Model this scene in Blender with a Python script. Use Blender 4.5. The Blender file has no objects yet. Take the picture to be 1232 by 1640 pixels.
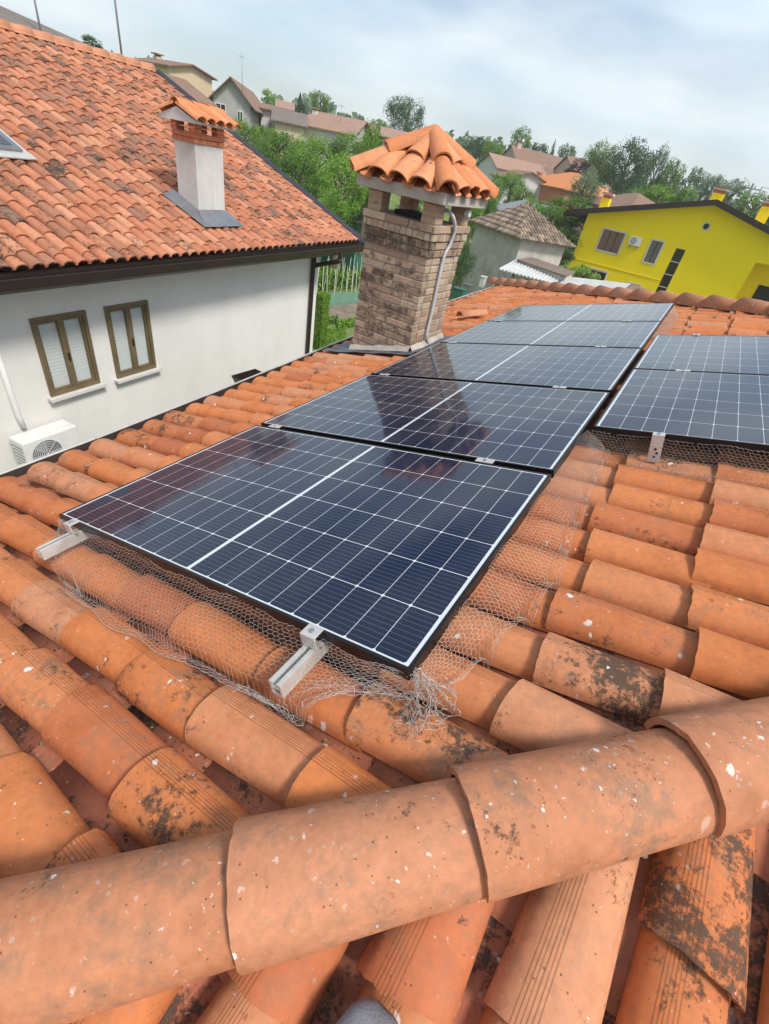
import bpy, math, random
import numpy as np
from mathutils import Matrix, Vector
random.seed(7); rng = np.random.default_rng(7)
sc = bpy.context.scene
COL = sc.collection

# ------------------------------------------------------------------ camera, world, sun, exposure
WM = np.array([[0.8265424, 0.4413138, -0.3493848], [0.5379542, -0.4366993, 0.7210402], [0.1656289, -0.7839233, -0.5983571]])
CAM = np.array([1.8209, -0.67015, 8.01182]); FPX = 744.2
cd = bpy.data.cameras.new("camera"); cam = bpy.data.objects.new("camera", cd); COL.objects.link(cam)
cd.sensor_fit = 'VERTICAL'; cd.sensor_height = 36; cd.lens = FPX / 1640 * 36; cd.clip_start = 0.02; cd.clip_end = 3000
m = Matrix(((WM[0][0], -WM[0][1], -WM[0][2], CAM[0]), (WM[1][0], -WM[1][1], -WM[1][2], CAM[1]), (WM[2][0], -WM[2][1], -WM[2][2], CAM[2]), (0, 0, 0, 1)))
cam.matrix_world = m
sc.camera = cam

SUN_AZ = math.radians(104)      # compass style, from +Y towards +X
SUN_EL = math.radians(52)
W = bpy.data.worlds.new("World"); sc.world = W; W.use_nodes = True
wn = W.node_tree.nodes; wl = W.node_tree.links; wn.clear()
sky = wn.new('ShaderNodeTexSky'); sky.sky_type = 'NISHITA'; sky.sun_disc = False
sky.sun_elevation = SUN_EL; sky.sun_rotation = SUN_AZ; sky.dust_density = 2.0; sky.air_density = 1.0
tc = wn.new('ShaderNodeTexCoord'); mp = wn.new('ShaderNodeMapping'); mp.inputs['Scale'].default_value = (1.3, 1.0, 4.5); mp.inputs['Rotation'].default_value = (0.1, 0.16, 0.5)
nz = wn.new('ShaderNodeTexNoise'); nz.inputs['Scale'].default_value = 1.7; nz.inputs['Detail'].default_value = 7; nz.inputs['Roughness'].default_value = 0.48
rp = wn.new('ShaderNodeValToRGB'); rp.color_ramp.elements[0].position = 0.36; rp.color_ramp.elements[0].color = (0.06, 0.06, 0.06, 1)
rp.color_ramp.elements[1].position = 0.64; rp.color_ramp.elements[1].color = (0.95, 0.95, 0.95, 1)
nz2 = wn.new('ShaderNodeTexNoise'); nz2.inputs['Scale'].default_value = 3.0; nz2.inputs['Detail'].default_value = 8
rp2 = wn.new('ShaderNodeValToRGB'); rp2.color_ramp.elements[0].position = 0.25; rp2.color_ramp.elements[0].color = (4.5, 5.5, 6.3, 1)
rp2.color_ramp.elements[1].position = 0.7; rp2.color_ramp.elements[1].color = (6.6, 6.9, 6.9, 1)
mx = wn.new('ShaderNodeMix'); mx.data_type = 'RGBA'
bg = wn.new('ShaderNodeBackground'); bg.inputs['Strength'].default_value = 0.112; wo = wn.new('ShaderNodeOutputWorld')
wl.new(tc.outputs['Generated'], mp.inputs['Vector']); wl.new(mp.outputs[0], nz.inputs['Vector']); wl.new(mp.outputs[0], nz2.inputs['Vector'])
wl.new(nz.outputs['Fac'], rp.inputs[0]); wl.new(nz2.outputs['Fac'], rp2.inputs[0])
wl.new(rp.outputs[0], mx.inputs['Factor']); wl.new(sky.outputs[0], mx.inputs['A']); wl.new(rp2.outputs[0], mx.inputs['B'])
wl.new(mx.outputs['Result'], bg.inputs['Color']); wl.new(bg.outputs[0], wo.inputs[0])

sd = bpy.data.lights.new("sun", 'SUN'); sun = bpy.data.objects.new("sun", sd); COL.objects.link(sun)
sd.energy = 2.5; sd.angle = math.radians(12); sd.color = (1.0, 0.95, 0.87)
sdir = Vector((math.sin(SUN_AZ) * math.cos(SUN_EL), math.cos(SUN_AZ) * math.cos(SUN_EL), math.sin(SUN_EL)))
sun.rotation_euler = sdir.to_track_quat('Z', 'Y').to_euler(); sun.location = (10, 5, 30)
sc.view_settings.view_transform = 'Standard'; sc.view_settings.look = 'None'; sc.view_settings.gamma = 1.0
sc.view_settings.exposure = 0.56; sc.view_settings.use_curve_mapping = False
sc.cycles.max_bounces = 6; sc.cycles.use_denoising = True

# ------------------------------------------------------------------ geometry helpers
def ray(u, v): return WM @ np.array([(u - 616) / FPX, (v - 820) / FPX, 1.0])
def onplane(u, v, P0, n):
    d = ray(u, v); n = np.array(n, float); return CAM + d * ((n @ (np.array(P0, float) - CAM)) / (n @ d))
def at(u, v, D):
    d = ray(u, v); return CAM + d * D / math.hypot(d[0], d[1])
def pxm(u, v, D):      # pixels per metre at that place
    d = ray(u, v); return FPX / (D / math.hypot(d[0], d[1]))

def mat(name): 
    M = bpy.data.materials.new(name); M.use_nodes = True; return M
class NT:
    """small node writer"""
    def __init__(s, M):
        s.M = M; s.t = M.node_tree; s.b = s.t.nodes['Principled BSDF']
    def n(s, ty, **kw):
        x = s.t.nodes.new('ShaderNode' + ty)
        for k, v in kw.items():
            if k in x.inputs: s.set(x.inputs[k], v)
            elif k.startswith('i') and k[1:].isdigit(): s.set(x.inputs[int(k[1:])], v)
            else: setattr(x, k, v)
        return x
    def set(s, inp, v):
        if isinstance(v, bpy.types.NodeSocket): s.t.links.new(v, inp)
        elif isinstance(v, bpy.types.Node): s.t.links.new(v.outputs[0], inp)
        else:
            if isinstance(v, tuple) and len(v) == 3 and inp.type == 'RGBA': v = (*v, 1)
            inp.default_value = v
    def math(s, op, a, b=0.0, c=0.0, clamp=False):
        x = s.t.nodes.new('ShaderNodeMath'); x.operation = op; x.use_clamp = clamp
        for i, q in enumerate((a, b, c)): s.set(x.inputs[i], q)
        return x.outputs[0]
    def mix(s, f, a, b):
        x = s.t.nodes.new('ShaderNodeMix'); x.data_type = 'RGBA'
        s.set(x.inputs['Factor'], f); s.set(x.inputs['A'], a); s.set(x.inputs['B'], b); return x.outputs['Result']
    def mul(s, f, a, b):
        x = s.t.nodes.new('ShaderNodeMix'); x.data_type = 'RGBA'; x.blend_type = 'MULTIPLY'
        s.set(x.inputs['Factor'], f); s.set(x.inputs['A'], a); s.set(x.inputs['B'], b); return x.outputs['Result']
    def ramp(s, f, stops, interp='LINEAR'):
        x = s.t.nodes.new('ShaderNodeValToRGB'); s.set(x.inputs[0], f); e = x.color_ramp.elements; x.color_ramp.interpolation = interp
        while len(e) < len(stops): e.new(0.5)
        for q, (p, c) in zip(e, stops):
            q.position = p; q.color = (c, c, c, 1) if not isinstance(c, tuple) else (*c, 1)
        return x.outputs[0]
    def noise(s, vec, scale, detail=4, rough=0.55, dist=0.0):
        x = s.t.nodes.new('ShaderNodeTexNoise'); s.set(x.inputs['Scale'], scale); x.inputs['Detail'].default_value = detail
        x.inputs['Roughness'].default_value = rough; x.inputs['Distortion'].default_value = dist
        if vec is not None: s.t.links.new(vec, x.inputs['Vector'])
        return x.outputs['Fac']
    def coord(s, kind='Object'): return s.n('TexCoord').outputs[kind]
    def attr(s, name):
        x = s.n('Attribute'); x.attribute_name = name; return x
    def mapping(s, v, scale=(1, 1, 1), rot=(0, 0, 0), loc=(0, 0, 0)):
        x = s.n('Mapping', Scale=scale, Rotation=rot, Location=loc); s.t.links.new(v, x.inputs['Vector']); return x.outputs[0]
    def bump(s, h, strength=0.3, dist=0.01, nrm=None):
        x = s.n('Bump', Strength=strength, Distance=dist, Height=h)
        if nrm is not None: s.set(x.inputs['Normal'], nrm)
        s.t.links.new(x.outputs[0], s.b.inputs['Normal']); return x.outputs[0]
    def out(s, **kw):
        for k, v in kw.items(): s.set(s.b.inputs[k.replace('_', ' ')], v)

def plain(name, col, rough=0.7, metal=0.0, var=0.12, scale=6.0, spec=0.5, bump=0.0):
    M = mat(name); t = NT(M); c = t.coord()
    f = t.noise(c, scale, 6); g = t.noise(c, scale * 9, 3)
    k = t.math('ADD', t.math('MULTIPLY', f, 0.7), t.math('MULTIPLY', g, 0.3))
    lo = tuple(max(0, x * (1 - 2 * var)) for x in col); hi = tuple(min(1, x * (1 + 2 * var)) for x in col)
    t.out(Base_Color=t.ramp(k, [(0.3, lo), (0.7, hi)]), Roughness=rough, Metallic=metal); t.b.inputs['Specular IOR Level'].default_value = spec
    if bump: t.bump(g, bump, 0.004)
    return M

class MB:
    """collects quads/tris with uv and colour; build() links one object"""
    def __init__(s): s.v = []; s.f = []; s.uv = []; s.c = []; s.n = 0
    def add(s, V, F, uv=None, col=(0.5, 0.5, 0.5)):
        V = np.asarray(V, float); k = len(V)
        if uv is None: uv = V[:, :2]
        cc = np.asarray(col, float); cc = np.tile(cc, (k, 1)) if cc.ndim == 1 else cc
        s.v.append(V); s.uv.append(np.asarray(uv, float)); s.c.append(cc)
        s.f += [tuple(int(i) + s.n for i in q) for q in F]; s.n += k
    def box(s, lo, hi, M=None, col=(0.5, 0.5, 0.5)):
        x0, y0, z0 = lo; x1, y1, z1 = hi
        V = np.array([(x0, y0, z0), (x1, y0, z0), (x1, y1, z0), (x0, y1, z0), (x0, y0, z1), (x1, y0, z1), (x1, y1, z1), (x0, y1, z1)], float)
        if M is not None: V = M(V)
        s.add(V, [(0, 3, 2, 1), (4, 5, 6, 7), (0, 1, 5, 4), (1, 2, 6, 5), (2, 3, 7, 6), (3, 0, 4, 7)], None, col)
    def tube(s, pts, r, seg=8, col=(0.5, 0.5, 0.5), caps=True):
        pts = [np.array(q, float) for q in pts]; rings = []; base = s.n; V = []
        rr = r if hasattr(r, '__len__') else [r] * len(pts)
        prev = None
        for i, q in enumerate(pts):
            d = pts[min(i + 1, len(pts) - 1)] - pts[max(i - 1, 0)]; d /= np.linalg.norm(d) + 1e-12
            if prev is None:
                a = np.cross(d, [0, 0, 1.0]); 
                if np.linalg.norm(a) < 1e-3: a = np.cross(d, [1.0, 0, 0])
            else: a = prev - (prev @ d) * d
            a /= np.linalg.norm(a) + 1e-12; prev = a; b = np.cross(d, a)
            for k in range(seg):
                t = 2 * math.pi * k / seg; V.append(q + rr[i] * (math.cos(t) * a + math.sin(t) * b))
        F = []
        for i in range(len(pts) - 1):
            for k in range(seg):
                k2 = (k + 1) % seg; F.append((i * seg + k, i * seg + k2, (i + 1) * seg + k2, (i + 1) * seg + k))
        if caps: F.append(tuple(range(seg - 1, -1, -1))); F.append(tuple((len(pts) - 1) * seg + k for k in range(seg)))
        s.add(V, F, None, col)
    def build(s, name, material, parent=None, smooth=False, bevel=0.0):
        me = bpy.data.meshes.new(name)
        V = np.concatenate(s.v); me.from_pydata(V.tolist(), [], s.f); me.update()
        li = np.zeros(len(me.loops), int); me.loops.foreach_get('vertex_index', li)
        uvl = me.uv_layers.new(name='UVMap'); U = np.concatenate(s.uv)[li]; uvl.data.foreach_set('uv', U[:, :2].astype(np.float32).ravel())
        ca = me.color_attributes.new('tone', 'FLOAT_COLOR', 'POINT'); cc = np.concatenate(s.c); cc = np.c_[cc[:, :3], np.ones(len(cc))]
        ca.data.foreach_set('color', cc.astype(np.float32).ravel())
        if smooth: me.polygons.foreach_set('use_smooth', [True] * len(me.polygons))
        me.materials.append(material)
        o = bpy.data.objects.new(name, me); COL.objects.link(o)
        if parent is not None: o.parent = parent
        if bevel:
            b = o.modifiers.new('bevel', 'BEVEL'); b.width = bevel; b.segments = 2; b.limit_method = 'ANGLE'
        return o
def empty(name, label, cat, group=None, loc=(0, 0, 0)):
    """root of a thing. Parts keep world coordinates through the parent inverse being the root's location."""
    o = bpy.data.objects.new(name, None); COL.objects.link(o); o.location = loc; o.empty_display_size = 0.2
    o['label'] = label; o['category'] = cat
    if group: o['group'] = group
    return o
def tag(o, label=None, cat=None, group=None, kind=None):
    if label: o['label'] = label
    if cat: o['category'] = cat
    if group: o['group'] = group
    if kind: o['kind'] = kind
    return o
PLACED = set()
# ------------------------------------------------------------------ materials
def tile_mat(name, dark, base, pale, lich=1.0, drops=1.0, grooves=True, big=1.0, dadd=0.0):
    """terracotta. uv = metres across / along one tile (+ random offset in z through tone.r); tone = (shade, lichen, random)"""
    M = mat(name); t = NT(M); at_ = t.attr('tone'); sep = t.n('SeparateColor'); t.t.links.new(at_.outputs['Color'], sep.inputs[0])
    tr, tg, tb = sep.outputs[0], sep.outputs[1], sep.outputs[2]
    oc = t.coord(); uv = t.coord('UV')
    col = t.ramp(tr, [(0.0, dark), (0.5, base), (1.0, pale)])
    n1 = t.noise(oc, 7 * big, 6, 0.6); n2 = t.noise(oc, 55 * big, 5, 0.65); n3 = t.noise(oc, 5.5 * big, 3)
    col = t.mul(1.0, col, t.ramp(n1, [(0.25, (0.74, 0.70, 0.66)), (0.5, (1, 1, 1)), (0.8, (1.16, 1.12, 1.08))]))
    col = t.mul(0.6, col, t.ramp(n2, [(0.3, (0.78, 0.78, 0.76)), (0.6, (1.08, 1.07, 1.05))]))
    # pale bloom and sooty film
    film = t.ramp(t.math('ADD', t.math('MULTIPLY', n1, 0.5), t.math('MULTIPLY', t.noise(oc, 24 * big, 8, 0.7), 0.5)), [(0.50, 0), (0.62, 1)])
    col = t.mix(t.math('MULTIPLY', film, t.math('ADD', t.math('MULTIPLY', tg, 0.75), 0.20)), col, (0.21, 0.14, 0.095))
    # dark lichen crust
    ln = t.noise(oc, 46 * big, 10, 0.82, 0.2); thr = t.math('SUBTRACT', 0.70, t.math('MULTIPLY', tg, 0.24 * lich))
    lm = t.math('MULTIPLY', t.math('SUBTRACT', t.math('ADD', ln, t.math('MULTIPLY', t.math('SUBTRACT', n3, 0.5), 0.75)), thr), 13, clamp=True)
    col = t.mix(t.math('MULTIPLY', lm, 0.88), col, t.mix(t.noise(oc, 120, 3), (0.016, 0.013, 0.011), (0.075, 0.06, 0.045)))
    # grey round lichen
    vo = t.n('TexVoronoi', Scale=46 * big); t.t.links.new(oc, vo.inputs['Vector'])
    gm = t.math('MULTIPLY', t.math('LESS_THAN', t.math('ADD', vo.outputs['Distance'], t.math('MULTIPLY', n2, 0.25)), 0.30), t.math('MULTIPLY', t.math('SUBTRACT', t.noise(oc, 9 * big, 4), 0.52), 9, clamp=True))
    col = t.mix(t.math('MULTIPLY', gm, t.math('ADD', t.math('MULTIPLY', tg, 0.7), 0.12)), col, (0.42, 0.38, 0.31))
    h = t.math('ADD', t.math('MULTIPLY', n2, 0.5), t.math('MULTIPLY', lm, 0.6))
    if drops:
        wv = t.n('TexNoise', Scale=38.0, Detail=6.0, Roughness=0.7); t.t.links.new(oc, wv.inputs['Vector'])
        def spots(sc_, stretch, thr, amt, rad):
            ad = t.n('VectorMath', operation='MULTIPLY_ADD'); t.t.links.new(wv.outputs['Color'], ad.inputs[0]); ad.inputs[1].default_value = (0.034, 0.034, 0.040); t.t.links.new(oc, ad.inputs[2])
            v_ = t.n('TexVoronoi', Scale=sc_, Randomness=1.0); t.t.links.new(t.mapping(ad.outputs[0], stretch), v_.inputs['Vector']); q_ = t.n('SeparateColor'); t.t.links.new(v_.outputs['Color'], q_.inputs[0])
            e_ = t.math('SUBTRACT', t.math('MULTIPLY', q_.outputs[0], rad), v_.outputs['Distance'])
            return t.math('MULTIPLY', t.math('MULTIPLY', t.math('MULTIPLY', e_, 16, clamp=True), t.math('GREATER_THAN', q_.outputs[1], thr)), amt)
        patch = t.ramp(n3, [(0.45, 0.25), (0.6, 1)])
        for (sc_, st_, th_, am_, ra_) in ((14.0, (1, 1, 0.22), 0.90 - dadd * .5, 1.0, 0.17), (24.0, (1, 1, 0.3), 0.88 - dadd, 1.0, 0.28), (52.0, (1, 1, 0.45), 0.92 - dadd, 0.9, 0.30), (110.0, (1, 1, 0.8), 0.96 - dadd, 0.7, 0.32)):
            col = t.mix(t.math('MULTIPLY', t.math('MULTIPLY', spots(sc_, st_, th_, am_, ra_), drops), patch if sc_ > 20 else 1.0), col, (0.74, 0.70, 0.66))
        v4 = t.n('TexVoronoi', Scale=120.0); t.t.links.new(oc, v4.inputs['Vector']); s4 = t.n('SeparateColor'); t.t.links.new(v4.outputs['Color'], s4.inputs[0])
        dk = t.math('MULTIPLY', t.math('LESS_THAN', v4.outputs['Distance'], 0.25), t.math('GREATER_THAN', s4.outputs[0], 0.965))
        col = t.mix(t.math('MULTIPLY', dk, 0.75), col, (0.09, 0.05, 0.03))
    if grooves:
        su = t.n('SeparateXYZ'); t.t.links.new(uv, su.inputs[0]); u = su.outputs[0]
        fr = t.math('FRACT', t.math('MULTIPLY', u, 300.0)); gl = t.math('LESS_THAN', t.math('ABSOLUTE', t.math('SUBTRACT', fr, 0.5)), 0.16)
        band = t.math('MULTIPLY', t.math('GREATER_THAN', u, 0.0634), t.math('LESS_THAN', u, 0.0835))
        g = t.math('MULTIPLY', t.math('MULTIPLY', gl, band), t.math('GREATER_THAN', tb, 0.30))
        g = t.math('MULTIPLY', g, t.math('MULTIPLY', t.noise(t.mapping(uv, (80, 9, 1)), 1.0, 4), 1.9, clamp=True))
        h = t.math('SUBTRACT', h, t.math('MULTIPLY', g, 1.0)); col = t.mix(t.math('MULTIPLY', g, 0.52), col, (0.10, 0.035, 0.012))
    t.out(Base_Color=col, Roughness=t.ramp(n2, [(0.3, 0.62), (0.7, 0.85)])); t.b.inputs['Specular IOR Level'].default_value = 0.35
    t.bump(h, 0.5, 0.0028)
    return M
M_TILE = tile_mat('terracotta', (0.44, 0.135, 0.058), (0.58, 0.19, 0.060), (0.55, 0.25, 0.135))
M_HIP = tile_mat('terracotta_ridge', (0.44, 0.175, 0.085), (0.50, 0.21, 0.108), (0.53, 0.24, 0.135), lich=0.3, grooves=False, dadd=0.15)
M_CHAN = tile_mat('terracotta_channel', (0.36, 0.12, 0.065), (0.45, 0.15, 0.08), (0.52, 0.19, 0.10), lich=1.1, grooves=False)
M_TILE2 = tile_mat('terracotta_neighbour', (0.26, 0.135, 0.095), (0.47, 0.175, 0.090), (0.56, 0.26, 0.155), lich=0.8, drops=0, grooves=False, big=0.55)
M_CAP = tile_mat('terracotta_cap', (0.55, 0.20, 0.08), (0.62, 0.235, 0.10), (0.68, 0.30, 0.15), lich=0.3, drops=0, grooves=False)
M_OLDT = tile_mat('old_grey_tile', (0.13, 0.10, 0.08), (0.27, 0.21, 0.16), (0.48, 0.36, 0.26), lich=0.8, drops=0, grooves=False, big=0.4)

def brick_mat(name, c1, c2, c3, mortar, row=0.065, width=0.25, soot_shade=1.0):
    M = mat(name); t = NT(M); uv = t.coord('UV'); oc = t.coord(); 
    wv = t.n('TexNoise', Scale=9.0, Detail=3.0); t.t.links.new(oc, wv.inputs['Vector'])
    add = t.n('VectorMath', operation='MULTIPLY_ADD'); t.t.links.new(wv.outputs['Color'], add.inputs[0]); add.inputs[1].default_value = (0.012, 0.012, 0); t.t.links.new(uv, add.inputs[2])
    bt = t.n('TexBrick', Scale=1.0); t.t.links.new(add.outputs[0], bt.inputs['Vector']); bt.inputs['Color1'].default_value = (0, 0, 0, 1); bt.inputs['Color2'].default_value = (1, 1, 1, 1); bt.inputs['Mortar'].default_value = (0.5, 0.5, 0.5, 1)
    bt.inputs['Mortar Size'].default_value = 0.006; bt.inputs['Mortar Smooth'].default_value = 0.25; bt.inputs['Brick Width'].default_value = width; bt.inputs['Row Height'].default_value = row
    bt.offset = 0.5; bt.squash = 1.0
    r = t.ramp(bt.outputs['Color'], [(0.0, c1), (0.5, c2), (1.0, c3)])
    n1 = t.noise(oc, 14, 7, 0.7); n2 = t.noise(oc, 4, 4); n3 = t.noise(oc, 90, 4)
    r = t.mul(1.0, r, t.ramp(n3, [(0.3, (0.8, 0.8, 0.8)), (0.7, (1.15, 1.15, 1.15))]))
    if soot_shade: 
        s = t.math('MULTIPLY', t.math('SUBTRACT', t.math('ADD', t.math('MULTIPLY', n1, 0.6), t.math('MULTIPLY', n2, 0.5)), 0.56), 9, clamp=True)
        r = t.mix(t.math('MULTIPLY', s, 0.62 * soot_shade), r, (0.045, 0.035, 0.028))
    r = t.mix(bt.outputs['Fac'], r, mortar)
    t.out(Base_Color=r, Roughness=0.9); t.bump(t.math('ADD', t.math('MULTIPLY', t.math('SUBTRACT', 1.0, bt.outputs['Fac']), 1.0), t.math('MULTIPLY', n3, 0.35)), 0.9, 0.007)
    return M
M_BRICK = brick_mat('chimney_brick', (0.22, 0.125, 0.085), (0.36, 0.225, 0.155), (0.46, 0.31, 0.215), (0.27, 0.23, 0.19))
M_BRICKC = brick_mat('chimney_brick_clean', (0.38, 0.25, 0.18), (0.46, 0.32, 0.22), (0.54, 0.39, 0.28), (0.33, 0.28, 0.23), soot_shade=0.35)
M_BRICKR = brick_mat('red_brick', (0.46, 0.15, 0.07), (0.52, 0.18, 0.09), (0.58, 0.22, 0.12), (0.50, 0.28, 0.18), soot_shade=0.0, width=0.22, row=0.06)
M_CONC = plain('concrete', (0.42, 0.38, 0.33), 0.9, var=0.14, bump=0.4)
M_MORTD = plain('old_mortar', (0.20, 0.165, 0.13), 0.95, 0, 0.3, 30, bump=0.6)
def stucco(name, col, stain=0.35, st=(0.30, 0.28, 0.25), scale=0.7):
    M = mat(name); t = NT(M); oc = t.coord(); n1 = t.noise(oc, scale, 6, 0.6); n2 = t.noise(t.mapping(oc, (1.0, 1.0, 0.45)), 1.3, 7, 0.6); n3 = t.noise(oc, 60, 3)
    k = t.math('MULTIPLY', t.ramp(t.math('ADD', t.math('MULTIPLY', n1, 0.5), t.math('MULTIPLY', n2, 0.5)), [(0.44, 0), (0.68, 1)]), stain)
    c = t.mul(1.0, t.mix(k, col, st), t.ramp(n3, [(0.3, (0.95, 0.95, 0.95)), (0.7, (1.03, 1.03, 1.03))]))
    st3 = t.noise(t.mapping(oc, (7, 7, 0.5)), 1.0, 5, 0.6); c = t.mix(t.math('MULTIPLY', t.ramp(st3, [(0.55, 0), (0.8, 1)]), stain * 0.35), c, st)
    t.out(Base_Color=c, Roughness=0.92); t.b.inputs['Specular IOR Level'].default_value = 0.2; t.bump(n3, 0.25, 0.003); return M
M_WHITEW = stucco('white_render', (0.74, 0.725, 0.70), 0.5, (0.55, 0.53, 0.50))
M_STUCCO = stucco('chimney_render', (0.60, 0.59, 0.57), 0.8, (0.34, 0.32, 0.30), 1.3)
M_YELLOW = stucco('yellow_render', (0.98, 0.74, 0.012), 0.12, (0.66, 0.47, 0.02), 0.3)
M_SHEDW = stucco('old_plaster', (0.60, 0.56, 0.50), 0.7, (0.30, 0.265, 0.225), 1.3)
M_GREYW = stucco('grey_render', (0.42, 0.41, 0.39), 0.6, (0.16, 0.16, 0.16), 0.3)
M_CREAM = stucco('cream_render', (0.62, 0.50, 0.33), 0.3, scale=0.3)
M_PINK = stucco('pink_render', (0.55, 0.38, 0.31), 0.3, scale=0.3)
M_PALE = stucco('pale_render', (0.62, 0.60, 0.58), 0.3, scale=0.3)
M_DARKM = plain('dark_brown_metal', (0.035, 0.024, 0.020), 0.38, 0.3, 0.1, 3)
M_GREYM = plain('grey_sheet_metal', (0.27, 0.28, 0.30), 0.42, 0.7, 0.12, 5)
M_SLATE = plain('blue_grey_flashing', (0.13, 0.14, 0.17), 0.5, 0.4, 0.1, 3)
M_ALU = plain('aluminium', (0.62, 0.61, 0.58), 0.45, 0.5, 0.08, 20)
M_WHITEP = plain('white_plastic', (0.68, 0.68, 0.67), 0.45, 0, 0.04, 8)
M_CORR = plain('pale_corrugated_sheet', (0.50, 0.51, 0.50), 0.65, 0.1, 0.1, 2)
M_BROWNP = plain('brown_roof_panel', (0.20, 0.14, 0.115), 0.6, 0, 0.1, 2)
M_WOOD = plain('window_frame_bronze', (0.17, 0.125, 0.07), 0.4, 0.2, 0.12, 6)
M_SHUT = plain('brown_shutter', (0.24, 0.145, 0.09), 0.6, 0, 0.1, 4)
M_DARK = plain('dark_opening', (0.02, 0.018, 0.016), 0.7, 0, 0.1, 4)
M_PIPE = plain('grey_conduit', (0.50, 0.51, 0.54), 0.4, 0, 0.06, 12)
M_WIRE = plain('galvanised_wire', (0.44, 0.42, 0.40), 0.55, 0.2, 0.1, 30)
M_BLACKA = plain('black_anodised', (0.012, 0.012, 0.014), 0.32, 0.4, 0.1, 10)
M_GREENM = plain('green_box_metal', (0.035, 0.14, 0.10), 0.5, 0, 0.15, 1)
M_SHOE = plain('grey_suede', (0.17, 0.175, 0.195), 0.85, 0, 0.12, 25, bump=0.5)
M_STEEL = plain('mast_steel', (0.30, 0.30, 0.34), 0.4, 0.6, 0.08, 6)
def slat_mat():
    M = mat('roller_blind'); t = NT(M); s = t.n('SeparateXYZ'); t.t.links.new(t.coord(), s.inputs[0])
    fr = t.math('FRACT', t.math('MULTIPLY', s.outputs[2], 22.0)); w = t.math('ABSOLUTE', t.math('SUBTRACT', fr, 0.5))
    t.out(Base_Color=t.ramp(w, [(0.0, (0.50, 0.54, 0.54)), (0.38, (0.56, 0.60, 0.60)), (0.48, (0.40, 0.44, 0.44))]), Roughness=0.5); t.b.inputs['Coat Weight'].default_value = 0.5; t.b.inputs['Coat Roughness'].default_value = 0.03
    t.bump(w, 0.5, 0.006); return M
M_BLIND = slat_mat()
def panel_mat():
    M = mat('solar_cells'); t = NT(M); s = t.n('SeparateXYZ'); t.t.links.new(t.coord('UV'), s.inputs[0]); x, y = s.outputs[0], s.outputs[1]
    # x: 2 halves of nine 91 mm half cells; y: six 182 mm cells
    ax = t.math('ABSOLUTE', t.math('SUBTRACT', x, 0.861)); lx = t.math('SUBTRACT', ax, 0.007)
    px_, py_ = 0.0925, 0.1838
    mx_ = t.math('PINGPONG', lx, px_ / 2); y0 = t.math('SUBTRACT', y, 0.0156); my_ = t.math('PINGPONG', y0, py_ / 2)
    inx = t.math('MULTIPLY', t.math('GREATER_THAN', lx, -0.0006), t.math('LESS_THAN', lx, 9 * px_ + 0.0004))
    iny = t.math('MULTIPLY', t.math('GREATER_THAN', y0, -0.0006), t.math('LESS_THAN', y0, 6 * py_ + 0.0006))
    # distance to the cell borders (pingpong is 0 at every border and every centre: use modulo instead)
    fx = t.math('MULTIPLY', t.math('FRACT', t.math('DIVIDE', lx, px_)), px_); dx = t.math('MINIMUM', fx, t.math('SUBTRACT', px_, fx))
    fy = t.math('MULTIPLY', t.math('FRACT', t.math('DIVIDE', y0, py_)), py_); dy = t.math('MINIMUM', fy, t.math('SUBTRACT', py_, fy))
    gap = t.math('MAXIMUM', t.math('LESS_THAN', dx, 0.0009), t.math('LESS_THAN', dy, 0.0013))
    cor = t.math('LESS_THAN', t.math('ADD', dx, dy), 0.0072)
    # only the outer corners of the full cells are cut: keep it at all crossings, as it reads in the picture
    white = t.math('MAXIMUM', gap, cor); cell = t.math('MULTIPLY', t.math('MULTIPLY', inx, iny), t.math('SUBTRACT', 1.0, white))
    bb = t.math('MULTIPLY', t.math('FRACT', t.math('ADD', t.math('DIVIDE', y0, py_ / 10), 0.5)), 1.0); bus = t.math('LESS_THAN', t.math('ABSOLUTE', t.math('SUBTRACT', bb, 0.5)), 0.035)
    nn = t.noise(t.coord(), 2.5, 2)
    cc = t.mix(nn, (0.0012, 0.0060, 0.026), (0.0020, 0.009, 0.038))
    cc = t.mix(t.math('MULTIPLY', bus, 0.55), cc, (0.15, 0.19, 0.27))
    col = t.mix(cell, (0.62, 0.66, 0.70), cc)
    dust = t.math('MULTIPLY', t.ramp(t.noise(t.coord(), 4, 9, 0.75), [(0.45, 0.05), (0.75, 1)]), 0.02); col = t.mix(dust, col, (0.5, 0.47, 0.44))
    t.out(Base_Color=col, Roughness=0.3); t.b.inputs['Specular IOR Level'].default_value = 0.05
    t.b.inputs['Coat Weight'].default_value = 1.0; t.b.inputs['Coat IOR'].default_value = 1.42; t.b.inputs['Sheen Weight'].default_value = 0.0; t.b.inputs['Sheen Roughness'].default_value = 0.35; t.b.inputs['Sheen Tint'].default_value = (0.9, 0.93, 1.0, 1)
    t.set(t.b.inputs['Coat Roughness'], t.ramp(t.noise(t.coord(), 9, 5), [(0.3, 0.045), (0.7, 0.09)])); return M
M_PANEL = panel_mat()
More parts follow.
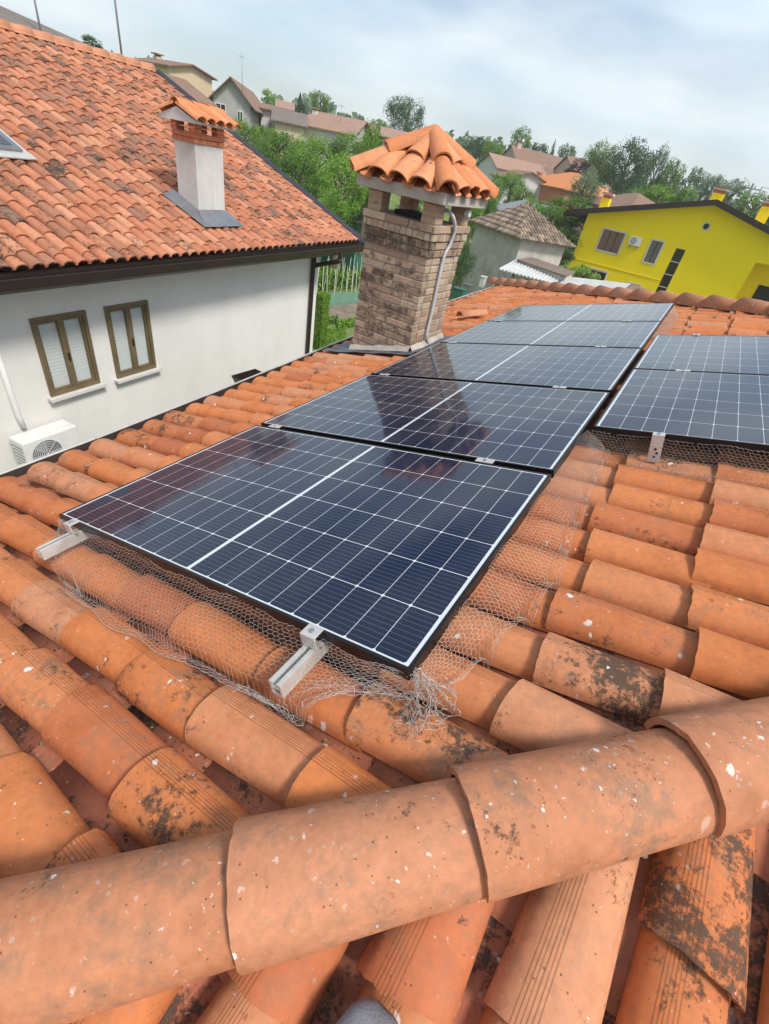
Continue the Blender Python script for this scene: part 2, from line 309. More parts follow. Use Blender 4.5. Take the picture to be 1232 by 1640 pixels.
def leaf_mat(name, lo, mid, hi):
    M = mat(name); t = NT(M); s = t.n('SeparateColor'); t.t.links.new(t.attr('tone').outputs['Color'], s.inputs[0])
    inf = t.n('ObjectInfo'); k = t.math('ADD', s.outputs[0], t.math('MULTIPLY', t.math('SUBTRACT', inf.outputs['Random'], 0.5), 0.25), clamp=True)
    t.out(Base_Color=t.ramp(k, [(0.0, lo), (0.5, mid), (1.0, hi)]), Roughness=0.6); t.b.inputs['Specular IOR Level'].default_value = 0.25
    t.b.inputs['Subsurface Weight'].default_value = 0.0
    tr = t.n('BsdfTranslucent'); t.set(tr.inputs['Color'], t.ramp(k, [(0.0, lo), (0.5, mid), (1.0, hi)])); ms = t.n('MixShader', i0=0.3)
    t.t.links.new(t.b.outputs[0], ms.inputs[1]); t.t.links.new(tr.outputs[0], ms.inputs[2]); o = t.t.nodes['Material Output']; t.t.links.new(ms.outputs[0], o.inputs[0]); return M
M_LEAF = leaf_mat('leaf_green', (0.05, 0.11, 0.025), (0.135, 0.25, 0.040), (0.24, 0.40, 0.07))
M_LEAFB = leaf_mat('leaf_bright', (0.08, 0.17, 0.02), (0.18, 0.33, 0.04), (0.30, 0.50, 0.08))
M_LEAFD = leaf_mat('leaf_dark', (0.035, 0.075, 0.030), (0.07, 0.135, 0.05), (0.13, 0.22, 0.08))
M_LEAFG = leaf_mat('leaf_grey_green', (0.10, 0.15, 0.08), (0.17, 0.25, 0.14), (0.27, 0.36, 0.20))
M_LEAFP = leaf_mat('leaf_purple', (0.025, 0.015, 0.018), (0.05, 0.027, 0.033), (0.09, 0.05, 0.055))
M_BARK = plain('bark', (0.13, 0.10, 0.075), 0.9, 0, 0.2, 5)
def ground_mat():
    M = mat('grassy_ground'); t = NT(M); oc = t.coord(); a = t.noise(oc, 0.12, 6, 0.6); b = t.noise(oc, 2.5, 6, 0.7)
    c = t.mix(t.ramp(a, [(0.42, 0), (0.6, 1)]), (0.10, 0.17, 0.035), (0.15, 0.20, 0.06)); c = t.mix(t.ramp(b, [(0.5, 0), (0.75, 0.7)]), c, (0.20, 0.16, 0.10))
    t.out(Base_Color=c, Roughness=0.95); t.bump(b, 0.6, 0.05); return M
M_GRASS = ground_mat()
M_SOIL = plain('garden_soil', (0.20, 0.16, 0.12), 0.95, 0, 0.25, 1.2, bump=0.5)
M_NETG = plain('green_shade_net', (0.10, 0.24, 0.17), 0.9, 0, 0.2, 2)
M_STAKE = plain('pale_stake', (0.62, 0.62, 0.52), 0.7, 0, 0.1, 4)

# ------------------------------------------------------------------ tile fields
def cover_tile(mb, P, s0, s1, t0, w0, w1, h0, h1, n0, n1, seg=9, thick=0.013, tone=(0.5, 0.3, 0.5), skew=0.0, ell=1.0, rot=0.0):
    """one barrel cover tile. s0 lower end, s1 upper end; P maps (s,t,n) rows to world"""
    ang = np.linspace(0, math.pi, seg + 1); rows = [0.0, 0.5, 1.0]; L = s1 - s0
    V = []; UV = []
    for k in rows:
        w = w0 + (w1 - w0) * k; h = h0 + (h1 - h0) * k; nb = n0 + (n1 - n0) * k; tt = t0 + skew * k * L
        V += [(s0 + L * k + rot * math.cos(a) * w, tt - math.cos(a) * w, nb + abs(math.sin(a)) ** ell * h) for a in ang]
        UV += [((a / math.pi) * 0.115, L * k) for a in ang]
    inner = []
    for k in (0.0, 0.35):
        w = w0 - thick; h = h0 - thick; tt = t0 + skew * k * L
        V += [(s0 + L * k + rot * math.cos(a) * w, tt - math.cos(a) * w, n0 + (n1 - n0) * k + abs(math.sin(a)) ** ell * h) for a in ang]; UV += [((a / math.pi) * 0.115, L * k) for a in ang]
    V = np.array(V); m_ = seg + 1; F = []; rag = rng.normal(size=m_) * (0.0009 if seg > 8 else 0.0) * (3 if rng.random() < .15 else 1); V[:m_, 0] += rag; V[3 * m_:4 * m_, 0] += rag
    for r in range(2):
        for k in range(seg): F.append((r * m_ + k, r * m_ + k + 1, (r + 1) * m_ + k + 1, (r + 1) * m_ + k))
    for k in range(seg): F.append((3 * m_ + k, 3 * m_ + k + 1, k + 1, k)); F.append((4 * m_ + k, 4 * m_ + k + 1, 3 * m_ + k + 1, 3 * m_ + k))
    UV = np.array(UV) + np.array([0.0, 0.0])
    UV[:, 1] += rng.random() * 40
    mb.add(P(V), F, UV, tone)
def frame(O, S, T, N):
    O, S, T, N = [np.array(a, float) for a in (O, S, T, N)]
    return lambda V: O + np.outer(V[:, 0], S) + np.outer(V[:, 1], T) + np.outer(V[:, 2], N)
def channel(mb, P, s0, s1, ta, tb, n, drop=0.02, expo=0.35, off=0.0, tone=None):
    """concave channel between two cover rows, stepping at each course"""
    s = s0
    seg = 5
    while s < s1 - 1e-3:
        e = min(s1, s + expo); V = []; UV = []
        for q, dn in ((s - 0.03, 0.012), (e, 0.0)):
            for k in range(seg + 1):
                x = k / seg; V.append((q, ta + (tb - ta) * x, n + dn - drop * math.sin(math.pi * x))); UV.append((x * 0.1, q - s))
        tn = tone if tone is not None else (rng.random(), rng.random() * 0.9, 0.0)
        V = V + [(s - 0.03, ta + (tb - ta) * k / seg, n + 0.002 - drop * math.sin(math.pi * k / seg)) for k in range(seg + 1)]; UV = UV + [(0, 0)] * (seg + 1)
        F = [(k, k + 1, seg + 2 + k, seg + 1 + k) for k in range(seg)] + [(2 * seg + 2 + k, 2 * seg + 3 + k, k + 1, k) for k in range(seg)]
        UV = np.array(UV, float); UV[:, 1] += rng.random() * 30
        mb.add(P(np.array(V)), F, UV, tn); s = e

# ================================================================== OWN HOUSE (the roof we stand on)
OO = np.array([0, 0, 6.6]); SS = np.array([0.9607785, -0.0097366, 0.2771458]); TT = np.array([0, 0.9993834, 0.0351102]); NN = np.array([-0.2773168, -0.0337331, 0.9601863])
PF = frame(OO, SS, TT, NN)
def P1(s, t, n): return OO + s * SS + t * TT + n * NN
def st_of(u, v, off=-0.13):
    q = onplane(u, v, OO + NN * off, NN) - OO; return float(q @ SS), float(q @ TT)
house = empty('tiled_house', 'house under the camera with terracotta hip roof carrying solar panels and a brick chimney', 'house')
EAVE = [(-4, -1.30), (0.2, -1.335), (0.9, -1.37), (2.1, -1.47), (4.5, -1.78), (7.4, -1.91), (10.2, -1.92)]
def s_eave(t): return float(np.interp(t, [a for a, b in EAVE], [b for a, b in EAVE]))
def s_near(t): return t + 2.02            # hip towards the camera
def s_far(t): return (8.15 - t) / 0.914   # hip at the far end
PITCH = 0.2; VAL0 = 0.45
LICH = {}
for (u, v, l) in [(900, 1080, 1.0), (1040, 1110, 0.95), (640, 1180, 0.62), (290, 1300, 0.45), (850, 1170, 0.25), (1180, 980, 0.4), (1070, 960, 0.4), (980, 930, 0.4)]:
    s, t = st_of(u, v, -0.12); LICH[(round((t - VAL0) / PITCH - 0.5), s)] = l
roof = MB(); chan = MB()
JOINTS = [1.93 - 0.337 * k for k in range(14, -1, -1)] + [2.285 + 0.345 * k for k in range(12)]
ROWS = list(range(-22, 49))
for r in ROWS:
    tv = VAL0 + PITCH * r; tcn = tv + PITCH / 2
    lo = s_eave(tcn) + 0.20; hi = min(s_near(tcn) - 0.0, s_far(tcn))
    if hi - lo < 0.1: continue
    chan_hi = hi + 0.12
    channel(chan, PF, lo + 0.05, min(s_near(tv) + 0.05, s_far(tv)) + 0.05, tv - 0.06, tv + 0.06, -0.190, 0.026)
    near = -6 < r < 16
    j = [q + rng.normal() * 0.022 for q in JOINTS]
    j = [q for q in j if lo + 0.12 < q < hi - 0.03]; j = [lo + rng.normal() * 0.008] + j
    rowtone = rng.normal() * 0.1
    for i, s0 in enumerate(j):
        nxt = j[i + 1] if i + 1 < len(j) else hi + 0.03
        s1 = min(nxt + 0.055, hi + 0.07)
        if s1 - s0 < 0.06: continue
        # skip under the chimney
        lic = abs(rng.normal()) * 0.22 + (0.25 if i == 0 else 0) + (0.3 if rng.random() < 0.1 else 0)
        for (rr, ss), l in LICH.items():
            if rr == r and s0 < ss < nxt: lic = max(lic, l)
        tone = (np.clip(0.5 + rowtone + rng.normal() * 0.22, 0, 1), min(lic, 1), rng.random())
        full = (s1 - s0) / 0.40; jit = rng.normal() * 0.004
        cover_tile(roof, PF, s0, s1, tcn + jit, 0.088, 0.088 - 0.014 * full, 0.073, 0.073 - 0.012 * full, -0.199 + 0.016, -0.199, seg=12 if near else 6,
                   tone=tone, skew=rng.normal() * 0.012, ell=0.85, rot=rng.normal() * 0.05)
# deck under the tiles, left slope, near slope, far slope, right slope
def zl(x, y, off): return 6.6 + (off + 0.2773168 * x + 0.0337331 * y) / 0.9601863
KH = 2.119
ZN0 = 6.6 + 0.4037
def zn(y, off=0.0): return ZN0 + 0.324 * y + off
apex = P1(5.28, 3.30, -0.2)
def hipn(x, off=-0.2): return np.array([x, x - KH, zl(x, x - KH, off)])
e_near = P1(s_eave(-3.25), -3.30, -0.21); e_far = P1(s_eave(10.05), 9.95, -0.21)
apx = np.array([5.35, 5.35 - KH, zl(5.35, 5.35 - KH, -0.21)])
ox = 2 * apx[0] - e_near[0]
e_nr = np.array([ox, e_near[1], e_near[2]]); e_fr = np.array([ox, e_far[1], e_far[2] - 0.2])
deck = MB()
def slab(mb, pts, th=0.05):
    pts = [np.array(p, float) for p in pts]; n = len(pts); dn = np.array([0, 0, -th])
    mb.add(pts + [p + dn for p in pts], [tuple(range(n)), tuple(range(2 * n - 1, n - 1, -1))] + [(i, i + n, (i + 1) % n + n, (i + 1) % n) for i in range(n)], None, (0.3, 0.4, 0))
slab(deck, [e_near, apx, e_far] , 0.04)
# near slope tiles: columns run along -Y
PN = frame([0, 0, ZN0], [0, 0.9513, 0.3082], [-1, 0, 0], [0, -0.3082, 0.9513])   # s up the slope (+Y), t = -x
def near_t(x): return -x
NP = 0.198
ENDS = {0: [-0.36], -1: [-0.435], 1: [-0.135, -0.50], 2: [-0.02, -0.37]}   # joints (y) of the columns next to the camera
for c in range(-16, 22):
    xv = 2.035 + NP * c; xc = xv + NP / 2
    hy = xc - KH
    s_top = hy / 0.9513; s_low = (e_near[1] + 0.05) / 0.9513
    channel(chan, PN, s_low, (xv - KH) / 0.9513 + 0.08, -xv - 0.06, -xv + 0.06, 0.010, 0.026)
    js = [q / 0.9513 for q in ENDS.get(c, [hy - 0.13 - 0.3 * rng.random()])]
    if len(js) == 1 : pass
    q = js[-1]
    while q - 0.345 > s_low: q -= 0.345 + rng.normal() * 0.012; js.append(q)
    js = sorted([a for a in js if a > s_low]) ; js = [s_low] + js
    for i, s0 in enumerate(js):
        nxt = js[i + 1] if i + 1 < len(js) else s_top + 0.02; s1 = min(nxt + 0.055, s_top + 0.05)
        if s1 - s0 < 0.05: continue
        full = (s1 - s0) / 0.40
        tone = (np.clip(0.5 + rng.normal() * 0.25, 0, 1), 0.18 + 0.4 * rng.random() * (1 if rng.random() < 0.6 else 0.3), 0.5 + 0.5 * rng.random())
        if c == 1 and i == len(js) - 1: tone = (0.35, 0.85, 0.9)
        cover_tile(roof, PN, s0, s1, -xc + rng.normal() * 0.004, 0.088, 0.088 - 0.016 * full, 0.07, 0.07 - 0.012 * full, 0.018, 0.0, seg=14, tone=tone, skew=rng.normal() * 0.015, ell=0.85, rot=rng.normal() * 0.12)
roofo = roof.build('roof', M_TILE, house, smooth=True)
e = roofo.modifiers.new('edge', 'EDGE_SPLIT'); e.split_angle = math.radians(50)
chan.build('tile_channels', M_CHAN, roofo, smooth=True)
nd = [e_near, e_nr, apx]
slab(deck, [e_near + [0, 0, -0.004], e_nr, apx + [0, 0, -0.004]], 0.04); 
slab(deck, [e_far + [0, 0, -0.003], apx + [0, 0, -0.006], e_fr], 0.04); slab(deck, [e_nr, e_fr, apx + [0, 0, -0.008]], 0.04)
deck.build('roof_deck', M_CHAN, roofo)
# the two slopes beyond the ridge line: corrugated tile sheets
def tile_sheet(mb, A, B, Cc, pitch=0.2, h=0.07, expo=0.34, lim=None, toned=(0.5, 0.3)):
    """triangle A,B eave ends, C top: rows of cover tiles running up the slope"""
    A, B, Cc = [np.array(q, float) for q in (A, B, Cc)]; T_ = (B - A) / np.linalg.norm(B - A); N_ = np.cross(T_, Cc - A); N_ /= np.linalg.norm(N_)
    if N_[2] < 0: N_ = -N_
    S_ = np.cross(N_, T_); S_ = S_ if S_ @ (Cc - A) > 0 else -S_
    P_ = frame(A, S_, T_, N_); L = np.linalg.norm(B - A); ct = (Cc - A) @ T_; cs = (Cc - A) @ S_
    t = pitch / 2
    while t < L:
        top = cs * (t / ct if t < ct else (L - t) / (L - ct)); s = 0.0
        while s < top - 0.1:
            e_ = min(s + expo + 0.05, top + 0.05)
            cover_tile(mb, P_, s, e_, t, 0.094, 0.08, h, h - 0.01, 0.016, 0.0, seg=5, tone=(np.clip(toned[0] + rng.normal() * 0.25, 0, 1), abs(rng.normal()) * toned[1], 0), ell=0.9); s += expo
        t += pitch
bk = MB(); up = np.array([0, 0, 0.012])
tile_sheet(bk, e_far + up, e_fr + up, apx + up); tile_sheet(bk, e_fr + up, e_nr + up, apx + up)
bk.build('rear_tiles', M_TILE, roofo, smooth=True)
# ridge / hip tiles
def hip_tile(base, side, upv, hd, s0, s1, R0, R1, lift0=0.012, lift1=-0.004, seg=22, yaw=0.0, a0=-4, a1=184, thick=0.015, mb=None, tone=None, nrow=5):
    mb = mb or MB(); ang = np.radians(np.linspace(a0, a1, seg + 1)); rows = np.linspace(0, 1, nrow); V = []; UV = []
    def ring(k, R, dz=0):
        s_ = s0 + (s1 - s0) * k; l = lift0 + (lift1 - lift0) * k
        b = base + hd * s_ + upv * (l + dz) + side * yaw * (k - 0.5)
        return [b + R * (math.cos(a) * side + math.sin(a) * upv) for a in ang]
    m_ = seg + 1
    for k in rows: V += ring(k, R0 + (R1 - R0) * k); UV += [(a * 0.11, k * (s1 - s0)) for a in ang]
    for k in (0.0, 1.0): V += ring(k, R0 + (R1 - R0) * k - thick); UV += [(a * 0.11, k * (s1 - s0)) for a in ang]
    rag = rng.normal(size=m_) * 0.0007
    rag[max(0, int(rng.integers(-3, seg - 2))):][:1] += 0.003
    for k in range(m_): V[k] = V[k] + hd * rag[k]; V[nrow * m_ + k] = V[nrow * m_ + k] + hd * rag[k]
    F = []
    for r in range(nrow - 1):
        for k in range(seg): F.append((r * m_ + k, r * m_ + k + 1, (r + 1) * m_ + k + 1, (r + 1) * m_ + k))
    i0 = nrow * m_; i1 = i0 + m_
    for k in range(seg): F.append((i0 + k, i0 + k + 1, k + 1, k)); F.append((i0 + k + 1, i0 + k, i1 + k, i1 + k + 1)); F.append(((nrow - 1) * m_ + k, (nrow - 1) * m_ + k + 1, i1 + k + 1, i1 + k))
    for e_ in (0, seg):   # long lower edges
        for r in range(nrow - 1):
            pass
        F.append((e_, i0 + e_, i1 + e_, (nrow - 1) * m_ + e_))
    UV = np.array(UV); UV[:, 1] += rng.random() * 50
    mb.add(V, F, UV, tone or (rng.random(), 0.25 + rng.random() * 0.3, 0)); return mb
hd = np.array([1, 1, math.tan(math.radians(16.7))]); hd /= np.linalg.norm(hd); side = np.array([1, -1, 0]) / math.sqrt(2); upv = np.cross(side, hd); upv = upv if upv[2] > 0 else -upv
hb = np.array([1.2, 1.2 - KH, 6.6 + 1.2 * 0.2884 - 0.15])
js = [-5.2 + 0.42 * k for k in range(13)]
js = [-4.1, -3.68, -3.26, -2.84, -2.42, -2.0, -1.58, -1.16, -0.74, -0.32, 0.17, 0.605, 1.03, 1.49, 1.93, 2.36, 2.80, 3.24, 3.68, 4.12, 4.56, 5.0, 5.44, 5.88]
tn_ = {10: (0.40, 0.62, 0), 11: (0.75, 0.55, 0), 12: (0.5, 0.8, 0), 13: (0.55, 0.6, 0)}
for i, s0 in enumerate(js):
    L = (js[i + 1] - s0) if i + 1 < len(js) else 0.42
    mb = hip_tile(hb - upv * 0.004, side, upv, hd, s0, s0 + L + 0.07, 0.112, 0.097, 0.010, -0.004, yaw=rng.normal() * 0.006, tone=tn_.get(i), nrow=6)
    o = mb.build('ridge_tile', M_HIP, roofo, smooth=True); em = o.modifiers.new('edge', 'EDGE_SPLIT'); em.split_angle = math.radians(40)
# far hip
fa = P1((8.15 - 10.1) / 0.914, 10.1, -0.17); fb = apx + [0, 0, 0.04]
fd = fb - fa; FL = np.linalg.norm(fd); fd /= FL; fs = np.cross(fd, [0, 0, 1.0]); fs /= np.linalg.norm(fs); fu = np.cross(fs, fd); fu = fu if fu[2] > 0 else -fu
s0 = 0.0
while s0 < FL - 0.1:
    mb = hip_tile(fa + fu * 0.03, fs, fu, fd, s0, s0 + 0.46, 0.13, 0.105, 0.014, -0.006, seg=12, yaw=rng.normal() * 0.008, nrow=3)
    mb.build('ridge_tile', M_HIP, roofo, smooth=True); s0 += 0.40
for (A_, B_) in ((e_nr, apx), (e_fr, apx)):
    d_ = B_ - A_; FL = np.linalg.norm(d_); d_ /= FL; q_ = np.cross(d_, [0, 0, 1.0]); q_ /= np.linalg.norm(q_); u_ = np.cross(q_, d_); u_ = u_ if u_[2] > 0 else -u_; s0 = 0
    while s0 < FL - 0.1:
        hip_tile(A_ + u_ * 0.05, q_, u_, d_, s0, s0 + 0.46, 0.13, 0.105, seg=10, nrow=3).build('ridge_tile', M_HIP, roofo, smooth=True); s0 += 0.40
# mortar fillets under the hip on both sides
mt = MB()
for sg in (1, -1):
    for k in range(110):
        s_ = -1.4 + k * 0.035
        if rng.random() < 0.6: continue
        c_ = hb + hd * s_ + side * sg * (0.084 + rng.random() * 0.012) + upv * (-0.055)
        r_ = 0.005 + rng.random() * 0.007
        a = np.linspace(0, 2 * math.pi, 7)[:-1]
        V = [c_ + hd * r_ * 1.6 * math.cos(x) * rng.uniform(.6, 1.2) + side * r_ * math.sin(x) for x in a] + [c_ + upv * r_ * rng.uniform(.5, 1.1)]
        mt.add(V, [(i, (i + 1) % 6, 6) for i in range(6)])
mt.build('mortar', M_MORTD, roofo)['kind'] = 'stuff'
# walls
wl_ = MB(); ins = 0.45
xs0, xs1 = e_near[0] + ins, ox - ins; ys0, ys1 = e_near[1] + ins, e_far[1] - ins
wl_.add([(xs0, ys0, -0.3), (xs1, ys0, -0.3), (xs1, ys1, -0.3), (xs0 - 0.5, ys1, -0.3), (xs0, ys0, e_near[2] - 0.06), (xs1, ys0, e_near[2] - 0.06), (xs1, ys1, e_near[2] - 0.06), (xs0 - 0.5, ys1, e_near[2] - 0.06)],
        [(0, 1, 5, 4), (1, 2, 6, 5), (2, 3, 7, 6), (3, 0, 4, 7), (4, 5, 6, 7)])
wl_.build('wall', M_PALE, house)
# gutter: dark half-round trough with a pale outer rim
gt = MB(); rim = MB(); tt = np.linspace(-3.3, 10.1, 40)
for a, b in zip(tt[:-1], tt[1:]):
    V = []; 
    for t in (a, b):
        s = s_eave(t)
        for (ds, dn) in ((0.22, -0.205), (0.20, -0.27), (0.12, -0.30), (0.02, -0.285), (-0.008, -0.162)): V.append(P1(s + ds, t, dn))
    gt.add(V, [(k, k + 1, 5 + k + 1, 5 + k) for k in range(4)])
gt.build('gutter', M_DARKM, house, smooth=False)
for a, b in zip(tt[:-1:3], tt[3::3]):
    rim.tube([P1(s_eave(a + .005) - 0.012, a + 0.005, -0.160 + rng.normal() * 0.002), P1(s_eave(b) - 0.012, b, -0.160 + rng.normal() * 0.002)], 0.0085, 6)
rim.build('gutter_rim', M_ALU, house)
hp = MB(); hq = P1(s_eave(2.55) - 0.11, 2.55, -0.17)
V = [hq + np.array(q) for q in ((-.1, -.16, 0), (.1, -.16, 0), (.1, .16, 0), (-.1, .16, 0), (-.06, -.08, -.2), (.06, -.08, -.2), (.06, .08, -.2), (-.06, .08, -.2))]
hp.add(V, [(0, 1, 5, 4), (1, 2, 6, 5), (2, 3, 7, 6), (3, 0, 4, 7), (4, 5, 6, 7)]); hp.tube([hq + [0, 0, -.2], hq + [0.3, 0, -.6], hq + [0.3, 0, -6]], 0.045)
hp.build('rain_hopper', M_DARKM, house)
# ------------------------------------------------------------------ brick chimney (part of our roof)
def bricktone_mat():
    M = mat('brick_block'); t = NT(M); s = t.n('SeparateColor'); t.t.links.new(t.attr('tone').outputs['Color'], s.inputs[0]); oc = t.coord()
    r, g = s.outputs[0], s.outputs[1]
    c = t.ramp(r, [(0, (0.31, 0.215, 0.155)), (0.35, (0.40, 0.29, 0.205)), (0.7, (0.47, 0.35, 0.25)), (1, (0.52, 0.41, 0.30))])
    n3 = t.noise(oc, 110, 5, 0.7); n1 = t.noise(oc, 17, 8, 0.72); n2 = t.noise(oc, 4.5, 3)
    c = t.mul(1.0, c, t.ramp(n3, [(0.3, (0.75, 0.75, 0.75)), (0.7, (1.15, 1.15, 1.15))]))
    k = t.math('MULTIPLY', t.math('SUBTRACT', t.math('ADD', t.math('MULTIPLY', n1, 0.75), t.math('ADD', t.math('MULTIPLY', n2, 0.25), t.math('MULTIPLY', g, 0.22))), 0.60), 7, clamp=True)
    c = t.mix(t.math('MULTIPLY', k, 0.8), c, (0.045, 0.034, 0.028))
    t.out(Base_Color=c, Roughness=0.92); t.b.inputs['Specular IOR Level'].default_value = 0.2; t.bump(n3, 0.6, 0.004); return M
M_BLOCK = bricktone_mat()
M_MORTAR = plain('mortar', (0.30, 0.265, 0.225), 0.95, 0, 0.2, 9, bump=0.6)
def brick(mb, lo, hi, tone):
    """slightly irregular block with small chamfers"""
    lo = np.array(lo) + rng.normal(size=3) * 0.0012; hi = np.array(hi) + rng.normal(size=3) * 0.0012; b = 0.004
    V = []
    for z, q in ((lo[2], b), (lo[2] + b, 0), (hi[2] - b, 0), (hi[2], b)):
        V += [(lo[0] + q, lo[1] + q, z), (hi[0] - q, lo[1] + q, z), (hi[0] - q, hi[1] - q, z), (lo[0] + q, hi[1] - q, z)]
    F = [(0, 3, 2, 1), (12, 13, 14, 15)]
    for r in range(3):
        for k in range(4): F.append((4 * r + k, 4 * r + (k + 1) % 4, 4 * r + 4 + (k + 1) % 4, 4 * r + 4 + k))
    mb.add(V, F, None, tone)
CX0, CX1, CY0, CY1 = -1.0, -0.315, 3.52, 4.19
CZ0, CH = 6.13, 0.0652
NCR = 23; CTOP = CZ0 + NCR * CH
bm_ = MB()
def ring_course(mb, z, h, off, L, x0, x1, y0, y1, shift, soot_shade=(0.55, 0.08), gap=0.009):
    x0 -= off; x1 += off; y0 -= off; y1 += off; d = 0.10
    def run(a0, a1, mk, st):
        p = a0 - (L * 0.5 if shift else 0)
        while p < a1 - 1e-6:
            q = min(p + L, a1); pp = max(p, a0)
            if q - pp > 0.02: mk(pp + (gap / 2 if pp > a0 else 0), q - (gap / 2 if q < a1 else 0))
            p += L
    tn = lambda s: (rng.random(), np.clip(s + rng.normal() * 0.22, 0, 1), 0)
    run(x0, x1, lambda a, b: brick(mb, (a, y0 + rng.normal() * 0.0015, z), (b, y0 + d, z + h - gap), tn(soot_shade[0])), 0)
    run(x0, x1, lambda a, b: brick(mb, (a, y1 - d, z), (b, y1, z + h - gap), tn(0.3)), 0)
    run(y0 + d + gap, y1 - d - gap, lambda a, b: brick(mb, (x1 - d, a, z), (x1 + rng.normal() * 0.0015, b, z + h - gap), tn(soot_shade[1])), 0)
    run(y0 + d + gap, y1 - d - gap, lambda a, b: brick(mb, (x0, a, z), (x0 + d, b, z + h - gap), tn(0.3)), 0)
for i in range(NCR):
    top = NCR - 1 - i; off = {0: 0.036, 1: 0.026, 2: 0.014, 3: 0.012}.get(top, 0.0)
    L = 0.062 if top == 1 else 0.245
    ring_course(bm_, CZ0 + i * CH, CH, off, L, CX0, CX1, CY0, CY1, i % 2, soot_shade=({0: 0.25, 1: 0.35, 2: 1.0, 3: 1.05, 4: 0.4}.get(top, 0.62), 0.03))  # -Y face bricks toned darker: soot plus the shade of that side painted in
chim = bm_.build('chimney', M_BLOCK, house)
core = MB(); core.box((CX0 + 0.006, CY0 + 0.006, CZ0), (CX1 - 0.006, CY1 - 0.006, CTOP - 0.012)); core.box((CX0 - 0.018, CY0 - 0.018, CTOP - 2 * CH), (CX1 + 0.018, CY1 + 0.018, CTOP - 0.014)); core.build('mortar_core', M_MORTAR, chim)
PT = CTOP + 3 * 0.05
for (px_, py_) in ((CX0 - 0.01, CY0 - 0.01), (CX1 - 0.13, CY0 - 0.01), (CX0 - 0.01, CY1 - 0.13), (CX1 - 0.13, CY1 - 0.13)):
    pm = MB()
    for k in range(3): brick(pm, (px_, py_, CTOP - 0.003 + k * 0.05), (px_ + 0.14, py_ + 0.14, CTOP + k * 0.05 + 0.044), (0.35 + rng.random() * 0.3, 0.15, 0))
    pm.box((px_ + 0.004, py_ + 0.004, CTOP - 0.01), (px_ + 0.136, py_ + 0.136, PT + 0.002))
    pm.build('chimney_post', M_BLOCK, chim)
fl = MB(); fl.box((CX0 + 0.17, CY0 + 0.17, CTOP - 0.02), (CX1 - 0.17, CY1 - 0.17, CTOP + 0.03)); fl.build('flue', M_DARK, chim)
SL0, SL1 = PT + 0.002, PT + 0.088
ccx, ccy = (CX0 + CX1) / 2, (CY0 + CY1) / 2 + 0.01
sl = MB(); hs = 0.445
sl.box((ccx - hs, ccy - hs, SL0), (ccx + hs, ccy + hs, SL1)); sl.build('chimney_slab', M_CONC, chim, bevel=0.006)
cap = MB(); AZ = SL1 + 0.335
cap.add([(ccx - .43, ccy - .43, SL1 + .001), (ccx + .43, ccy - .43, SL1 + .001), (ccx + .43, ccy + .43, SL1 + .001), (ccx - .43, ccy + .43, SL1 + .001), (ccx, ccy, AZ - 0.03)], [(0, 1, 4), (1, 2, 4), (2, 3, 4), (3, 0, 4)], None, (0.4, 0.7, 0))
for k in range(4):
    a = k * math.pi / 2; out = np.array([math.cos(a), math.sin(a), 0]); tv = np.array([-math.sin(a), math.cos(a), 0]); H = AZ - SL1; R_ = 0.465
    S_ = np.array([*(-out[:2] * R_), H]); S_ /= np.linalg.norm(S_); N_ = np.cross(tv, S_); N_ = N_ if N_[2] > 0 else -N_
    Pc = frame(np.array([ccx, ccy, SL1 - 0.005]) + out * R_, S_, tv, N_); SLn = math.hypot(R_, H)
    for t in (-0.215, 0.0, 0.215):
        top = SLn * (1 - abs(t) / R_) + 0.04; s_ = 0.0 + rng.normal() * 0.008
        cover_tile(cap, Pc, s_, min(top, 0.36), t + rng.normal() * 0.005, 0.102, 0.085, 0.080, 0.06, 0.02, 0.004, seg=12, thick=0.012, tone=(rng.random(), 0.2 + rng.random() * 0.35, 0), ell=0.8, rot=rng.normal() * 0.06)
        if top > 0.36: cover_tile(cap, Pc, 0.27, top, t, 0.09, 0.075, 0.07, 0.06, 0.034, 0.012, seg=12, tone=(rng.random(), 0.5, 0), ell=0.8)
    for t in (-0.32, -0.107, 0.107, 0.32): channel(cap, Pc, 0.01, SLn * (1 - abs(t) / R_) + 0.02, t - 0.06, t + 0.06, 0.018, 0.02)
capo = cap.build('cap_tiles', M_CAP, chim, smooth=True); capo.modifiers.new('e', 'EDGE_SPLIT').split_angle = math.radians(50)
for k in range(4):
    a = math.pi / 4 + k * math.pi / 2; out = np.array([math.cos(a), math.sin(a), 0]); B_ = np.array([ccx, ccy, SL1 + 0.015]) + out * 0.665; A_ = np.array([ccx, ccy, AZ + 0.035])
    d_ = A_ - B_; L_ = np.linalg.norm(d_); d_ /= L_; q_ = np.cross(d_, [0, 0, 1.0]); q_ /= np.linalg.norm(q_); u_ = np.cross(q_, d_); u_ = u_ if u_[2] > 0 else -u_
    hm = MB(); hip_tile(B_, q_, u_, d_, 0.0, 0.40, 0.090, 0.078, 0.0, -0.01, seg=14, mb=hm, nrow=3, tone=(rng.random(), 0.15, 0)); hip_tile(B_, q_, u_, d_, 0.33, L_ + 0.02, 0.090, 0.066, 0.014, 0.0, seg=14, mb=hm, nrow=3, tone=(rng.random(), 0.1, 0))
    ho = hm.build('cap_ridge_tile', M_CAP, chim, smooth=True); ho.modifiers.new('e', 'EDGE_SPLIT').split_angle = math.radians(40)
